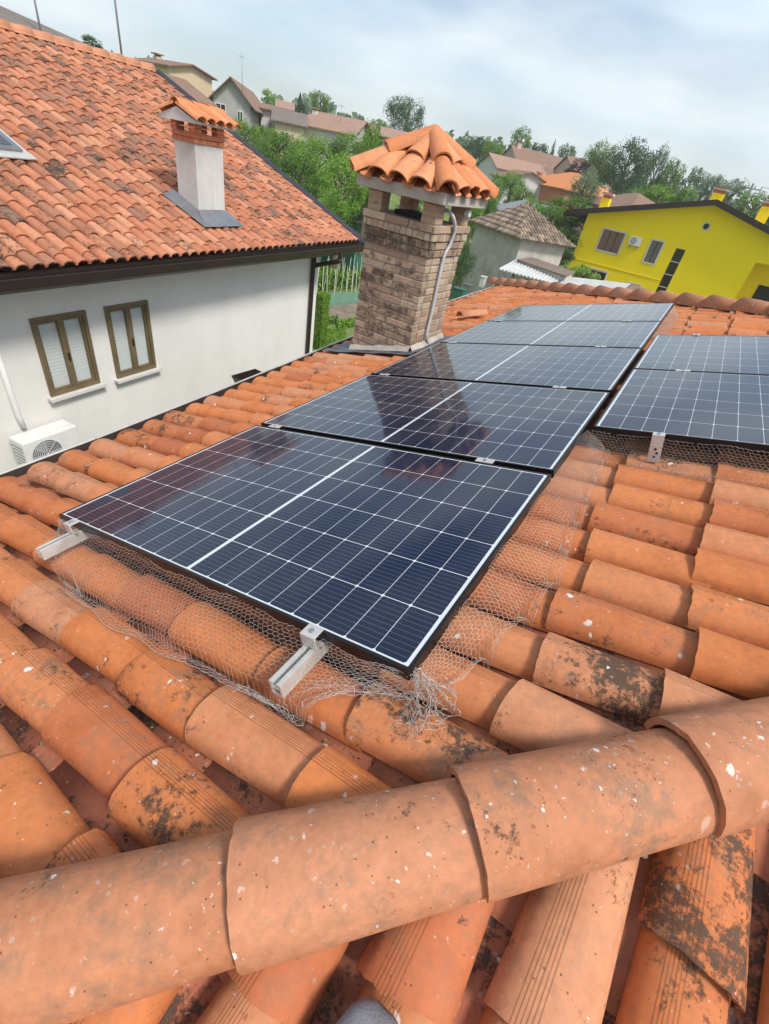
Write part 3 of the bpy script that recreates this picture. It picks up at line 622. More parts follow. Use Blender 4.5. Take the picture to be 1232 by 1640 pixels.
pts = [onplane(540 + a / 4, 180 + b / 4, [xx, 0, 0], [1, 0, 0]) for a, b, xx in [(672, 640, -.37), (690, 626, -.345), (718, 636, -.30), (742, 668, -.265), (755, 720, -.255), (750, 775, -.26), (722, 850, -.275), (690, 910, -.285), (676, 960, -.287), (655, 1050, -.288), (628, 1180, -.288), (600, 1310, -.288), (578, 1400, -.288), (574, 1440, -.285), (592, 1500, -.27), (600, 1530, -.25)]]
# resample smoothly
def smooth_path(pts, n=6):
    P_ = [np.array(q) for q in pts]; out = []
    for i in range(len(P_) - 1):
        p0, p1, p2, p3 = P_[max(i - 1, 0)], P_[i], P_[i + 1], P_[min(i + 2, len(P_) - 1)]
        for k in range(n):
            t = k / n; out.append(0.5 * ((2 * p1) + (-p0 + p2) * t + (2 * p0 - 5 * p1 + 4 * p2 - p3) * t * t + (-p0 + 3 * p1 - 3 * p2 + p3) * t ** 3))
    out.append(P_[-1]); return out
cp = MB(); cp.tube(smooth_path(pts), 0.0155, 12); cp.build('conduit', M_PIPE, chim, smooth=True)
cc_ = MB(); q = onplane(540 + 822 / 4, 180 + 645 / 4, [-.30, 0, 0], [1, 0, 0]); cc_.tube([q, q + [0.05, 0.0, 0]], 0.03, 14); cc_.build('junction_cap', M_WHITEP, chim, bevel=0.004)
# flashing: a bent apron sheet around the chimney foot
fm = MB(); 
def rz(x, y, off): 
    return (off + 0.2773168 * x + 0.0337331 * y) / 0.9601863 + 6.6
def apron(mb, x0, x1, y0, y1, off, nx=10, ny=3, amp=0.006):
    V = []; F = []
    for i in range(nx + 1):
        for j in range(ny + 1):
            x = x0 + (x1 - x0) * i / nx; y = y0 + (y1 - y0) * j / ny; V.append((x, y, rz(x, y, off + amp * math.sin(i * 1.9 + j))))
    for i in range(nx):
        for j in range(ny): F.append((i * (ny + 1) + j, (i + 1) * (ny + 1) + j, (i + 1) * (ny + 1) + j + 1, i * (ny + 1) + j + 1))
    mb.add(V, F)
apron(fm, CX0 - 0.30, CX1 + 0.10, CY0 - 0.14, CY0 + 0.01, -0.098); apron(fm, CX1, CX1 + 0.12, CY0 + 0.005, CY1 + 0.1, -0.099, 3, 8); apron(fm, CX0 - 0.28, CX0 + 0.01, CY0 + 0.005, CY1 + 0.1, -0.099, 3, 8)
fo = fm.build('flashing', M_SLATE, chim)
um = MB()
for (a, b) in (((CX0 - .012, CY0 - .012), (CX1 + .012, CY0 - .012)), ((CX1 + .012, CY0 - .012), (CX1 + .012, CY1 + .012)), ((CX0 - .012, CY1 + .012), (CX0 - .012, CY0 - .012))):
    a = np.array(a); b = np.array(b); nq = 10; V = []
    dr = (b - a) / np.linalg.norm(b - a); ou = np.array([dr[1], -dr[0]]) * 0.035
    for k in range(nq + 1):
        p_ = a + (b - a) * k / nq; z_ = rz(p_[0], p_[1], -0.09); V += [(p_[0] + ou[0], p_[1] + ou[1], z_ - 0.004), (p_[0], p_[1], z_ + 0.045 + rng.normal() * 0.004)]
    um.add(V, [(2 * k, 2 * k + 2, 2 * k + 3, 2 * k + 1) for k in range(nq)])
um.build('flashing_upstand', M_CONC, chim)
de = MB()
for i in range(2600):
    if i % 3 == 0: r_ = int(rng.integers(-9, 14)); t_ = VAL0 + PITCH * r_; s_ = rng.uniform(s_eave(t_) + .2, min(s_near(t_), 3.0))
    else: r_ = int(rng.integers(-9, 0)); t_ = VAL0 + PITCH * r_; s_ = s_near(t_) - abs(rng.normal()) * 0.9
    if s_ < s_eave(t_) + .2: continue
    if math.sin(s_ * 9 + r_ * 2.3) < 0.1 and rng.random() < .8: continue
    c_ = P1(s_, t_ + rng.normal() * 0.012 + 0.004, -0.212); R_ = 0.0025 + 0.006 * rng.random() ** 2; M_ = rng.normal(size=(4, 3)); M_ /= np.linalg.norm(M_, axis=1)[:, None]; V = np.vstack([c_ + M_ * R_, c_ + NN * R_ * 1.5]); g_ = rng.random(); de.add(V, [(0, 1, 4), (1, 2, 4), (2, 3, 4), (3, 0, 4), (0, 2, 1)], None, (g_, g_, g_))
M_DEB = mat('debris'); t = NT(M_DEB); s_c = t.n('SeparateColor'); t.t.links.new(t.attr('tone').outputs['Color'], s_c.inputs[0]); t.out(Base_Color=t.ramp(s_c.outputs[0], [(0, (0.025, 0.02, 0.015)), (0.6, (0.07, 0.05, 0.03)), (0.85, (0.13, 0.12, 0.05)), (1.0, (0.45, 0.42, 0.38))]), Roughness=0.95)
tag(de.build('moss_crumbs', M_DEB), 'dark crumbs of moss and dirt lying in the channels between the tile rows', 'debris', None, 'stuff')
lt = MB()
q = P1(*st_of(757, 503, -0.08), -0.10)
Pl = frame(q, [0.55, 0.8, 0.19], [0.8, -0.55, 0.2], NN)
cover_tile(lt, Pl, -0.2, 0.2, 0, 0.085, 0.07, 0.07, 0.06, 0.015, 0.0, seg=10, tone=(1.0, 0.1, 0))
tag(lt.build('loose_tile', M_HIP, smooth=True), 'pale loose barrel tile lying across the rows behind the brick chimney', 'roof tile')

# ================================================================== SOLAR PANELS
PW, PH = 1.722, 1.134
Rroof = Matrix(((SS[0], TT[0], NN[0], 0), (SS[1], TT[1], NN[1], 0), (SS[2], TT[2], NN[2], 0), (0, 0, 0, 1)))
def make_panel():
    r = bpy.data.objects.new('solar_panel', None); COL.objects.link(r); r.empty_display_size = 0.2; PLACED.add(r.name); r['category'] = 'solar panel'; r['group'] = 'solar panels on the terracotta roof'
    f = MB(); w = 0.011; d = 0.035
    f.box((0, 0, -d), (PW, w, 0)); f.box((0, PH - w, -d), (PW, PH, 0)); f.box((0, w, -d), (w, PH - w, 0)); f.box((PW - w, w, -d), (PW, PH - w, 0))
    f.build('frame', M_BLACKA, r, bevel=0.0008)
    g = MB(); g.box((w, w, -0.0065), (PW - w, PH - w, -0.0015)); g.build('glass', M_PANEL, r)
    return r
def copy_tree(o):
    c = o.copy(); COL.objects.link(c)
    for ch in list(o.children):
        d = ch.copy(); COL.objects.link(d); d.parent = c
        for g in list(ch.children):
            e_ = g.copy(); COL.objects.link(e_); e_.parent = d
    return c
pan = make_panel()
spots = [(0, 0.0, 'solar panel in front, nearest the camera, netting along its lower edge'),
         (0, 1.172, 'second solar panel from the front in the long left row'),
         (0, 2.344, 'third solar panel in the left row, its left corner beside the brick chimney foot'),
         (0, 3.505, 'pale sky-reflecting solar panel just beyond the brick chimney, fourth in the left row'),
         (0, 4.655, 'farthest solar panel of the long left row, next to the far roof ridge'),
         (1.757, 1.722, 'front solar panel of the short right row, above the clamp and hanging net'),
         (1.757, 2.885, 'rear solar panel of the short right row, at the right edge of the photo')]
panels = []
for i, (s, t, lab) in enumerate(spots):
    o = pan if i == 0 else copy_tree(pan)
    PLACED.add(o.name); o['label'] = lab
    M_ = Rroof.copy(); q = P1(s, t, 0.0 + (0 if i == 0 else rng.normal() * 0.0015)); M_.translation = Vector(q); o.matrix_world = M_; panels.append(o)
# rails with clamps
def rail(s, t0, t1, label, clamps, group='aluminium mounting rails under the panels'):
    r = empty('mounting_rail', label, 'mounting rail', group)
    b = MB()
    for (a, c) in ((-0.020, -0.0125), (0.0125, 0.020)):     # two side walls
        b.box((s + a, t0, -0.075), (s + c, t1, -0.037), PF)
    b.box((s - 0.020, t0, -0.082), (s + 0.020, t1, -0.0752), PF)
    b.box((s - 0.0125, t0 + 0.0005, -0.060), (s + 0.0125, t1, -0.056), PF)
    b.box((s - 0.0122, t0, -0.0405), (s - 0.006, t1, -0.0375), PF); b.box((s + 0.006, t0, -0.0405), (s + 0.0122, t1, -0.0375), PF)
    ro = b.build('rail', M_ALU, r, bevel=0.0006)
    for (tc_, end) in clamps:
        c = MB()
        if end:
            c.box((s - 0.025, tc_ - 0.034, 0.0015), (s + 0.025, tc_ + 0.008, 0.0055), PF); c.box((s - 0.025, tc_ - 0.034, -0.036), (s + 0.025, tc_ - 0.029, 0.0012), PF)
            c.box((s - 0.02, tc_ - 0.026, -0.055), (s + 0.02, tc_ - 0.004, -0.036), PF)
        else:
            c.box((s - 0.04, tc_ - 0.019, 0.0015), (s + 0.04, tc_ + 0.019, 0.005), PF); c.box((s - 0.025, tc_ - 0.008, -0.05), (s + 0.025, tc_ + 0.008, 0.0014), PF)
        co = c.build('clamp', M_ALU, r, bevel=0.001)
        bt = MB(); cz = 0.0056 if end else 0.0051; tb_ = tc_ - 0.013 if end else tc_
        bt.tube([P1(s, tb_, cz), P1(s, tb_, cz + 0.004)], 0.0075, 12); bt.build('bolt', M_STEEL, co)
    # roof hooks in the dark below
    for k in range(1, 5):
        t = t0 + (t1 - t0) * k / 5; h = MB()
        h.box((s - 0.015, t - 0.02, -0.14), (s + 0.015, t + 0.02, -0.083), PF); h.build('roof_hook', M_ALU, r)
    return r
gaps = [1.153, 2.325, 3.492, 4.642]
rail(0.14, -0.16, 5.80, 'left mounting rail, its stub end showing at the left corner of the front panel', [(0.0, True)] + [(g_, False) for g_ in gaps])
rail(1.43, -0.165, 5.80, 'mounting rail sticking out in the middle of the front panel edge, tile below', [(0.0, True), (gaps[0], False), (gaps[1], False), (gaps[2], False), (gaps[3], False)])
r3 = rail(2.04, 1.715, 4.05, 'mounting rail of the short right row, ending in a hanging clamp bracket', [(1.722, True), (2.87, False), (4.035, True)])
bb = MB(); Pq = PF
bb.box((2.015, 1.682, -0.125), (2.065, 1.686, -0.0365), Pq); bb.box((2.02, 1.6865, -0.125), (2.06, 1.72, -0.121), Pq); bo_ = bb.build('bracket', M_ALU, r3, bevel=0.001)
hb2 = MB()
for dn in (-0.06, -0.078, -0.098):
    hb2.tube([P1(2.04 + (0.008 if dn == -0.078 else 0), 1.6815, dn), P1(2.04 + (0.008 if dn == -0.078 else 0), 1.6805, dn)], 0.006, 10)
hb2.build('slot', M_DARK, bo_)
rail(3.2, 1.715, 4.05, 'mounting rail of the short right row, off to the right beyond the frame', [(1.722, True)])

# ------------------------------------------------------------------ bird netting (hexagonal wire)
def tile_h(s, t):
    x = ((t - VAL0) / PITCH) % 1.0 - 0.5; w = 0.092 / PITCH
    return -0.199 + 0.016 + 0.078 * (max(0.0, 1 - (x / w) ** 2)) ** 0.45 if abs(x) < w else -0.205
def hexnet(name, label, surf, U, V, a=0.0105, r=0.00038, group='wire bird netting around the panels', jitter=0.0012, tears=0.0, parent=None):
    """surf(u,v) -> world point, u in metres along 0..U, v metres 0..V"""
    mb = MB(); h = a * math.sqrt(3) / 2 * 1.0
    pts = {}; dx = a * 1.5; dy = h
    def node(i, j):   # brick-wall lattice: hexagons from i,j grid
        if (i, j) in pts: return pts[(i, j)]
        u = i * dy + 0; v = (j * 1.5 * a) + (a * 0.25 if (i + j) % 2 else -a * 0.25)
        p = surf(u, v) + rng.normal(size=3) * jitter; pts[(i, j)] = p; return p
    ni = int(U / dy); nj = int(V / (1.5 * a)) + 1
    E_ = []
    for j in range(nj + 1):
        for i in range(ni + 1):
            if i < ni: E_.append(((i, j), (i + 1, j)))
            if j < nj and (i + j) % 2: E_.append(((i, j), (i, j + 1)))
    VV = []; FF = []; n = 0
    A = np.array([node(*e[0]) for e in E_]); B = np.array([node(*e[1]) for e in E_])
    d = B - A; d /= np.linalg.norm(d, axis=1)[:, None] + 1e-9
    ref = np.tile(NN, (len(d), 1)); a1 = np.cross(d, ref); a1 /= np.linalg.norm(a1, axis=1)[:, None] + 1e-9; b1 = np.cross(d, a1)
    rr = np.where([e[0][1] != e[1][1] for e in E_], r * 1.25, r)[:, None]
    ring = [(rr * (math.cos(t) * a1 + math.sin(t) * b1)) for t in (0, 2.0944, 4.1888)]
    X = np.stack([A + ring[0], A + ring[1], A + ring[2], B + ring[0], B + ring[1], B + ring[2]], 1).reshape(-1, 3)
    for k in range(len(E_)):
        o = 6 * k; FF += [(o, o + 1, o + 4, o + 3), (o + 1, o + 2, o + 5, o + 4), (o + 2, o, o + 3, o + 5)]
    mb.add(X, FF)
    # border wire
    for j in (0, nj):
        mb.tube([node(i, j) for i in range(0, ni + 1)], r * 1.6, 4)
    ob = mb.build(name, M_WIRE, parent)
    if parent is None: tag(ob, label, 'wire netting', group)
    return ob
def lerp_poly(poly, x):
    xs = [p[0] for p in poly]; return np.array([np.interp(x, xs, [p[k] for p in poly]) for k in range(1, len(poly[0]))])
from math import sin, cos
# front net: along the near edge of the first panel. bottom outline in (s, t) on the tiles
bot = [(-0.02, -0.07, 0.00), (0.10, 0.00, -0.10), (0.43, 0.40, -0.205), (0.74, 0.72, -0.23), (1.03, 1.02, -0.215), (1.25, 1.25, -0.19), (1.45, 1.46, -0.16), (1.60, 1.57, -0.05), (1.72, 1.70, 0.00)]
def front(u, v):
    f = min(max(v / 0.30, 0), 1); v = max(v, 0); b = lerp_poly(bot, u - 0.0)
    ts, tt_, tn = u, -0.004 - 0.004 * sin(u * 9), -0.012 - 0.012 * abs(sin(u * 5.3 + 0.6)) 
    s = ts + (b[0] - ts) * f + 0.006 * sin(14 * u + 9 * v); t = tt_ + (b[1] - tt_) * (f ** 0.9) + 0.006 * sin(23 * u)
    belly = 0.018 * sin(math.pi * f) * (1 + 0.6 * sin(7 * u))
    n = tn + (-0.128 - tn) * f ** 1.1 + belly
    if f > 0.35: n = max(n if f < 0.8 else -1, tile_h(s, t) + 0.006 + 0.004 * sin(31 * u + 17 * v))
    return P1(s, t, n)
hexnet('bird_netting', 'wire netting draped from the front edge of the nearest panel down onto the tiles', front, 1.72, 0.30)
# right side of the first row up to the second row
botr = [(0.0, 1.735, 0.05), (0.12, 1.80, 0.13), (0.35, 1.855, 0.38), (0.6, 1.90, 0.60), (0.9, 1.88, 0.90), (1.3, 1.86, 1.28), (1.7, 1.85, 1.68), (2.2, 1.76, 2.0)]
def sidenet(u, v):
    f = min(max(v / 0.20, 0), 1); b = lerp_poly(botr, u); s0 = PW + 0.004; 
    s = s0 + (b[0] - s0) * f ** 0.85 + 0.004 * sin(19 * u); t = u + (b[1] - u) * f + 0.005 * sin(21 * u + 11 * v)
    tn = -0.010 - 0.014 * abs(sin(u * 6.1)); n = tn + (-0.13 - tn) * f ** 0.9 + 0.012 * sin(math.pi * f) * (1 + sin(9 * u))
    if f > 0.45: n = max(n if f < 0.8 else -1, tile_h(s, t) + 0.005 + 0.003 * sin(37 * u))
    return P1(s, t, n)
hexnet('bird_netting', 'wire netting fanned out on the tiles along the right side of the front panel', sidenet, 1.74, 0.20)
# crumpled bunch at the corner
def bunch(u, v):
    a = u / 0.44 * 2.6 - 1.6; rr_ = 0.008 + v * 0.50 + 0.006 * sin(11 * a + 40 * v)
    s = 1.728 + rr_ * cos(a) + 0.006 * sin(9 * a); t = 0.015 + rr_ * sin(a) + 0.008 * cos(13 * a)
    n = -0.02 - 0.085 * (max(v, 0) / 0.16) ** 0.7 + 0.016 * sin(15 * a + 34 * v)
    return P1(s, t, max(n, tile_h(s, t) + 0.006))
hexnet('bird_netting', 'crumpled bunch of wire netting at the right corner of the front panel', bunch, 0.44, 0.16, jitter=0.003, r=0.0004)
def crease(u, v):
    f = v / 0.09; s = 1.30 + u; b = lerp_poly([(0.0, -0.185), (0.13, -0.165), (0.28, -0.06), (0.43, 0.0)], u)[0]
    t = b - 0.012 + 0.05 * f + 0.006 * sin(60 * u + 30 * v); n = tile_h(s, t) + 0.014 + 0.016 * abs(sin(25 * v * 3 + 18 * u)); return P1(s, t, n)
hexnet('bird_netting', 'folded seam of wire netting on the tile below the right corner of the front panel', crease, 0.43, 0.09, jitter=0.003, r=0.0004)
# front of the second row
def front2(u, v):
    f = min(max(v / 0.17, 0), 1); s = 1.75 + u; pin = abs(((u + 0.02) % 0.29) - 0.145) / 0.145
    t = 1.718 - 0.010 * sin(math.pi * f) - 0.10 * f ** 2.2 + 0.004 * sin(17 * u); n = -0.014 - 0.010 * (1 - pin ** 2) + (-0.12 + 0.014) * f ** 0.8 
    if f > 0.5: n = max(n if f < 0.8 else -1, tile_h(s, t) + 0.005 + 0.003 * sin(29 * u))
    return P1(s, t, n)
hexnet('bird_netting', 'wire netting hanging in front of the dark gap under the right row of panels', front2, 1.75, 0.17)
def side2(u, v):
    f = v / 0.16; s = PW + 0.01 + 0.06 * f; t = 3.95 + u; n = max(-0.015 - 0.12 * f, tile_h(s, t) + 0.006) if f > .5 else -0.015 - 0.12 * f
    return P1(s, t, n)
hexnet('bird_netting', 'wire netting on the right side of the farthest panels beyond the right row', side2, 1.8, 0.16)
def left1(u, v):
    f = v / 0.10; s = 0.03 - 0.05 * f; t = -0.02 + u; n = -0.016 - 0.10 * f
    return P1(s, t, max(n, tile_h(s, t) + 0.004))
hexnet('bird_netting', 'narrow wire netting tucked along the left long side of the front panel', left1, 1.1, 0.08)

# ================================================================== NEIGHBOUR HOUSE ON THE LEFT
dW = ray(1060, 345.6); dW[2] = 0; dW /= np.linalg.norm(dW); nW = np.array([dW[1], -dW[0], 0.0]); W0 = CAM + 6.9 * ray(170, 570); W0[2] = 0
def WP(a, b, z): return W0 + dW * a + nW * b + np.array([0, 0, z])      # along the wall, out of the wall, height
WF = lambda V: W0 + np.outer(V[:, 0], dW) + np.outer(V[:, 1], nW) + np.outer(V[:, 2], [0, 0, 1.0])
nb = empty('neighbour_house', 'large pale rendered house on the left with orange barrel-tiled roof and two windows', 'house')
GZ = -0.3
w = MB(); EZ = 6.02; SLP = math.radians(21); RL = 6.35
E0 = onplane(578, 386, W0 + nW * 0.5, nW); ae = (E0 - W0) @ dW; ez = E0[2]
cornA = 5.55; rid_b = 0.5 - RL * math.cos(SLP); rid_z = ez + RL * math.sin(SLP)
# wall with openings for the two windows: strips around them
wins = [(-0.93, -0.19, 4.66, 5.70), (0.10, 0.83, 4.64, 5.70)]
def wall_open(mb, a0, a1, z0, z1, holes, b0=0.0, th=0.30):
    xs = sorted({a0, a1, *[h[0] for h in holes], *[h[1] for h in holes]}); zs = sorted({z0, z1, *[h[2] for h in holes], *[h[3] for h in holes]})
    for i in range(len(xs) - 1):
        for j in range(len(zs) - 1):
            cx_, cz_ = (xs[i] + xs[i + 1]) / 2, (zs[j] + zs[j + 1]) / 2
            if any(h[0] < cx_ < h[1] and h[2] < cz_ < h[3] for h in holes): continue
            mb.add(WF(np.array([(xs[i], b0, zs[j]), (xs[i + 1], b0, zs[j]), (xs[i + 1], b0, zs[j + 1]), (xs[i], b0, zs[j + 1])])), [(0, 1, 2, 3)])
    for h in holes:
        a, c, z, z_ = h; q = np.array([(a, b0, z), (c, b0, z), (c, b0, z_), (a, b0, z_), (a, b0 - 0.14, z), (c, b0 - 0.14, z), (c, b0 - 0.14, z_), (a, b0 - 0.14, z_)])
        mb.add(WF(q), [(0, 4, 5, 1), (1, 5, 6, 2), (2, 6, 7, 3), (3, 7, 4, 0)])
hol = [(a + 0.02, c - 0.02, z + 0.02, z_ - 0.02) for a, c, z, z_ in wins]
wall_open(w, -9.0, cornA, GZ, ez - 0.12, hol)
wb = 2 * rid_b - 0.0
pk = rid_z - 0.25
w.add(WF(np.array([(cornA, 0, GZ), (cornA, wb, GZ), (cornA, wb, ez - 0.12), (cornA, rid_b, pk), (cornA, 0, ez - 0.12)])), [(0, 1, 2, 3, 4)])
w.add(WF(np.array([(-9, 0, GZ), (-9, wb, GZ), (-9, wb, ez - 0.12), (-9, rid_b, pk), (-9, 0, ez - 0.12)])), [(4, 3, 2, 1, 0)])
w.add(WF(np.array([(-9, wb, GZ), (cornA, wb, GZ), (cornA, wb, ez - 0.12), (-9, wb, ez - 0.12)])), [(3, 2, 1, 0)])
w.build('wall', M_WHITEW, nb)
for k, (a, c, z, z_) in enumerate(wins):
    fr = MB(); fw = 0.055
    fr.box((a, -0.02, z), (c, 0.035, z + fw), WF); fr.box((a, -0.02, z_ - fw), (c, 0.035, z_), WF); fr.box((a, -0.02, z + fw), (a + fw, 0.0345, z_ - fw), WF); fr.box((c - fw, -0.02, z + fw), (c, 0.0345, z_ - fw), WF)
    mid_ = (a + c) / 2
    fr.box((mid_ - 0.04, -0.03, z + fw), (mid_ + 0.04, 0.028, z_ - fw), WF)
    for sg in (-1, 1):   # casement stiles
        x0 = a + fw if sg < 0 else mid_ + 0.04; x1 = mid_ - 0.04 if sg < 0 else c - fw
        fr.box((x0, -0.03, z + fw), (x1, 0.015, z + fw + 0.03), WF); fr.box((x0, -0.03, z_ - fw - 0.03), (x1, 0.015, z_ - fw), WF)
        xo = x0 if sg < 0 else x1 - 0.03; fr.box((xo, -0.03, z + fw + 0.03), (xo + 0.03, 0.0145, z_ - fw - 0.03), WF)
    fo = fr.build('window', M_WOOD, nb, bevel=0.003)
    pn = MB(); pn.box((a + fw, -0.05, z + fw), (c - fw, -0.035, z_ - fw), WF); pn.build('blind', M_BLIND, fo)
    hn = MB(); hn.box((mid_ - 0.012, 0.0285, (z + z_) / 2 - 0.09), (mid_ + 0.012, 0.045, (z + z_) / 2 + 0.02), WF); hn.build('window_handle', M_DARKM, fo, bevel=0.003)
    si = MB(); si.box((a - 0.05, -0.02, z - 0.05), (c + 0.05, 0.10, z - 0.002), WF); si.build('sill', M_PALE, fo, bevel=0.004)
# roof
RF_S = -nW * math.cos(SLP) + np.array([0, 0, math.sin(SLP)]); RF_N = nW * math.sin(SLP) + np.array([0, 0, math.cos(SLP)])
RO = W0 + nW * 0.5 + np.array([0, 0, ez]); PR = frame(RO, RF_S, dW, RF_N)
def RP(s, a, n): return RO + RF_S * s + dW * a + RF_N * n
nr = MB(); nch = MB(); a_end = ae - 0.14
cols = np.arange(a_end - 0.09, -9.2, -0.176)
ch2 = onplane(320, 355, RO, RF_N) - RO; chs, cha = float(ch2 @ RF_S), float(ch2 @ dW)
for ci, a in enumerate(cols):
    s = -0.03; channel(nch, PR, 0.10, RL, a - 0.138, a - 0.038, 0.0, 0.02, tone=(0.3, 0.8, 0))
    seg = 6 if a > -2.5 else 5; k = 0
    while s < RL - 0.05:
        ex_ = 0.305 if s > 0 else 0.14 + 0.165 * ((ci * 0.381 + 0.25 * rng.random()) % 1.0)
        s1 = min(s + ex_ + 0.055, RL + 0.03); r_ = rng.random()
        stain = max(0.0, rng.normal() * 0.45 + 0.25)
        tone = (np.clip(0.52 + rng.normal() * 0.26 - (0.25 if r_ < 0.12 else 0), 0, 1), min(1.0, stain + (0.5 if r_ < 0.16 else 0)), 0)
        cover_tile(nr, PR, s, s1, a + rng.normal() * 0.004, 0.082, 0.071, 0.066, 0.055, 0.016, 0.0, seg=seg, tone=tone, ell=0.9, rot=rng.normal() * 0.05); s += ex_ + rng.normal() * 0.004
# second slope
nrs = MB()
S2 = nW * 0 + -nW * math.cos(SLP) - np.array([0, 0, math.sin(SLP)]); O2 = RO + RF_S * RL
nrs.box((0, -14.5 + a_end, -0.06), (RL, a_end, 0.03), frame(O2, S2, dW, -nW * math.sin(SLP) + np.array([0, 0, math.cos(SLP)])))
nro = nr.build('roof', M_TILE2, nb, smooth=True); nro.modifiers.new('e', 'EDGE_SPLIT').split_angle = math.radians(50)
nch.build('tile_channels', M_TILE2, nro, smooth=True); nrs.build('rear_slope', M_TILE2, nro)
rg = MB(); a = a_end - 0.05; 
uR = np.array([0, 0, 1.0])
while a > -9.3:
    hip_tile(RO + RF_S * RL + np.array([0, 0, 0.03]), nW, uR, -dW, -a, -a + 0.45, 0.125, 0.11, 0.012, 0, seg=9, mb=rg, nrow=2, tone=(0.6 + rng.random() * 0.4, 0.1, 0)); a -= 0.40
rg.build('ridge_tiles', M_HIP, nro, smooth=True)
fb_ = MB()
fb_.box((0.42, -9.2, ez - 0.22), (0.50, ae - 0.02, ez - 0.02), lambda V: WF(V[:, [1, 0, 2]]))
fb_.build('fascia', M_DARKM, nb)
sf = MB(); sf.box((0.0, -9.2, ez - 0.15), (0.42, ae - 0.02, ez - 0.12), lambda V: WF(V[:, [1, 0, 2]])); sf.build('soffit', M_WHITEW, nb)
gu = MB(); pa = [(0.50, -0.05), (0.50, -0.17), (0.53, -0.20), (0.60, -0.20), (0.64, -0.16), (0.65, -0.055), (0.638, -0.05), (0.628, -0.15), (0.6, -0.185), (0.54, -0.185), (0.515, -0.16), (0.515, -0.05)]
V = [WP(a, b, ez + z) for a in (-9.2, ae + 0.02) for (b, z) in pa]; npf = len(pa)
gu.add(V, [(i, (i + 1) % npf, npf + (i + 1) % npf, npf + i) for i in range(npf)] + [tuple(range(npf))[::-1], tuple(range(npf, 2 * npf))])
gu.box((ae + 0.0205, 0.50, ez - 0.20), (ae + 0.026, 0.652, ez - 0.048), WF)
gu.build('gutter', M_DARKM, nb)
ve = MB(); ve.box((-0.12, a_end + 0.01, -0.10), (RL + 0.02, a_end + 0.03, 0.095), PR); ve.box((-0.12, a_end - 0.0, 0.03), (RL, a_end + 0.11, 0.045), PR); ve.box((-0.12, a_end + 0.111, -0.10), (RL + 0.02, a_end + 0.128, 0.10), PR)
ve.box((-0.10, cornA, -0.14), (RL, a_end + 0.05, -0.101), PR)
ve.build('verge_flashing', M_SLATE, nb)
dp = MB(); oA = ae - 1.0
dpts = [WP(oA, 0.58, ez - 0.19), WP(oA, 0.58, ez - 0.30), WP(oA - 0.03, 0.55, ez - 0.35), WP(cornA - 0.22, 0.14, ez - 0.50), WP(cornA - 0.28, 0.075, ez - 0.55), WP(cornA - 0.30, 0.062, ez - 0.66), WP(cornA - 0.30, 0.062, GZ)]
q = onplane(545, 400, WP(0, 0.58, 0), nW); 
dp.tube(smooth_path(dpts, 4), 0.048, 14); dp.build('downpipe', M_DARKM, nb, smooth=True)
cdt = MB(); q = onplane(15, 625, W0 + nW * 0.03, nW); qa = float((q - W0) @ dW); cdt.tube([WP(qa + 0.02, 0.035, 4.38), WP(qa, 0.035, 4.55), WP(qa, 0.035, 5.9)], 0.035, 10); cdt.build('cable_duct', M_WHITEP, nb, smooth=True)
# its chimney: rendered shaft, brick head, little gabled tile cap
def rz2(a, b): return ez + (0.5 - b) * math.tan(SLP)
c0 = onplane(320, 355, RO, RF_N); ca0 = float((c0 - W0) @ dW); cb0 = float((c0 - W0) @ nW)
ca1, cb1 = ca0 + 0.60, cb0 - 0.42; zt = 7.70
c = MB(); c.box((ca0, cb1, rz2(0, cb0) - 0.3), (ca1, cb0, zt), WF); ch_ = c.build('chimney', M_STUCCO, nb, bevel=0.004)
c = MB()
def wbrick(mb, lo, hi, tone): 
    m2 = MB(); brick(m2, lo, hi, tone); mb.add(WF(m2.v[0]), m2.f, None, tone)
bz = zt
for i in range(2):
    z = bz + i * 0.062
    p = ca0 - 0.02 - (0.12 if i % 2 else 0)
    while p < ca1 + 0.02:
        a0_, a1_ = max(p, ca0 - 0.02), min(p + 0.24, ca1 + 0.02)
        if a1_ - a0_ > 0.02:
            wbrick(c, (a0_ + .003, cb0 - 0.09, z), (a1_ - .003, cb0 + 0.02, z + 0.056), (rng.random(), 0.1, 0)); wbrick(c, (a0_ + .003, cb1 - 0.02, z), (a1_ - .003, cb1 + 0.09, z + 0.056), (rng.random(), 0.1, 0))
        p += 0.24
    for aa in (ca0 - 0.02, ca1 - 0.09):
        wbrick(c, (aa, cb1 + 0.093, z), (aa + 0.11, (cb0 + cb1) / 2 - .003, z + 0.056), (rng.random(), .1, 0)); wbrick(c, (aa, (cb0 + cb1) / 2 + .003, z), (aa + 0.11, cb0 - 0.093, z + 0.056), (rng.random(), .1, 0))
for (a_, b_) in ((ca0 - .02, cb0 - .09), (ca1 - .14, cb0 - .09), (ca0 - .02, cb1 - .02), (ca1 - .14, cb1 - .02)):
    for i in range(2, 4): wbrick(c, (a_, b_, bz + i * 0.062), (a_ + 0.16, b_ + 0.11, bz + i * 0.062 + 0.056), (rng.random(), 0.1, 0))
M_RB = plain('red_brick_block', (0.50, 0.17, 0.085), 0.9, 0, 0.14, 12, bump=0.5)
c.build('brick_head', M_RB, ch_)
c = MB(); c.box((ca0 + 0.0, cb1 + 0.0, bz + 0.02), (ca1 - 0.0, cb0 - 0.0, bz + 0.115), WF); c.build('flue_core', M_DARK, ch_)
zc = bz + 4 * 0.062 - 0.012; am, bm2 = (ca0 + ca1) / 2, (cb0 + cb1) / 2
c = MB(); V = [(a_, bm2 + b_, z_) for a_ in (ca0 - 0.11, ca1 + 0.13) for b_, z_ in ((-0.36, zc), (0.36, zc), (0.36, zc + 0.035), (0, zc + 0.16), (-0.36, zc + 0.035))]
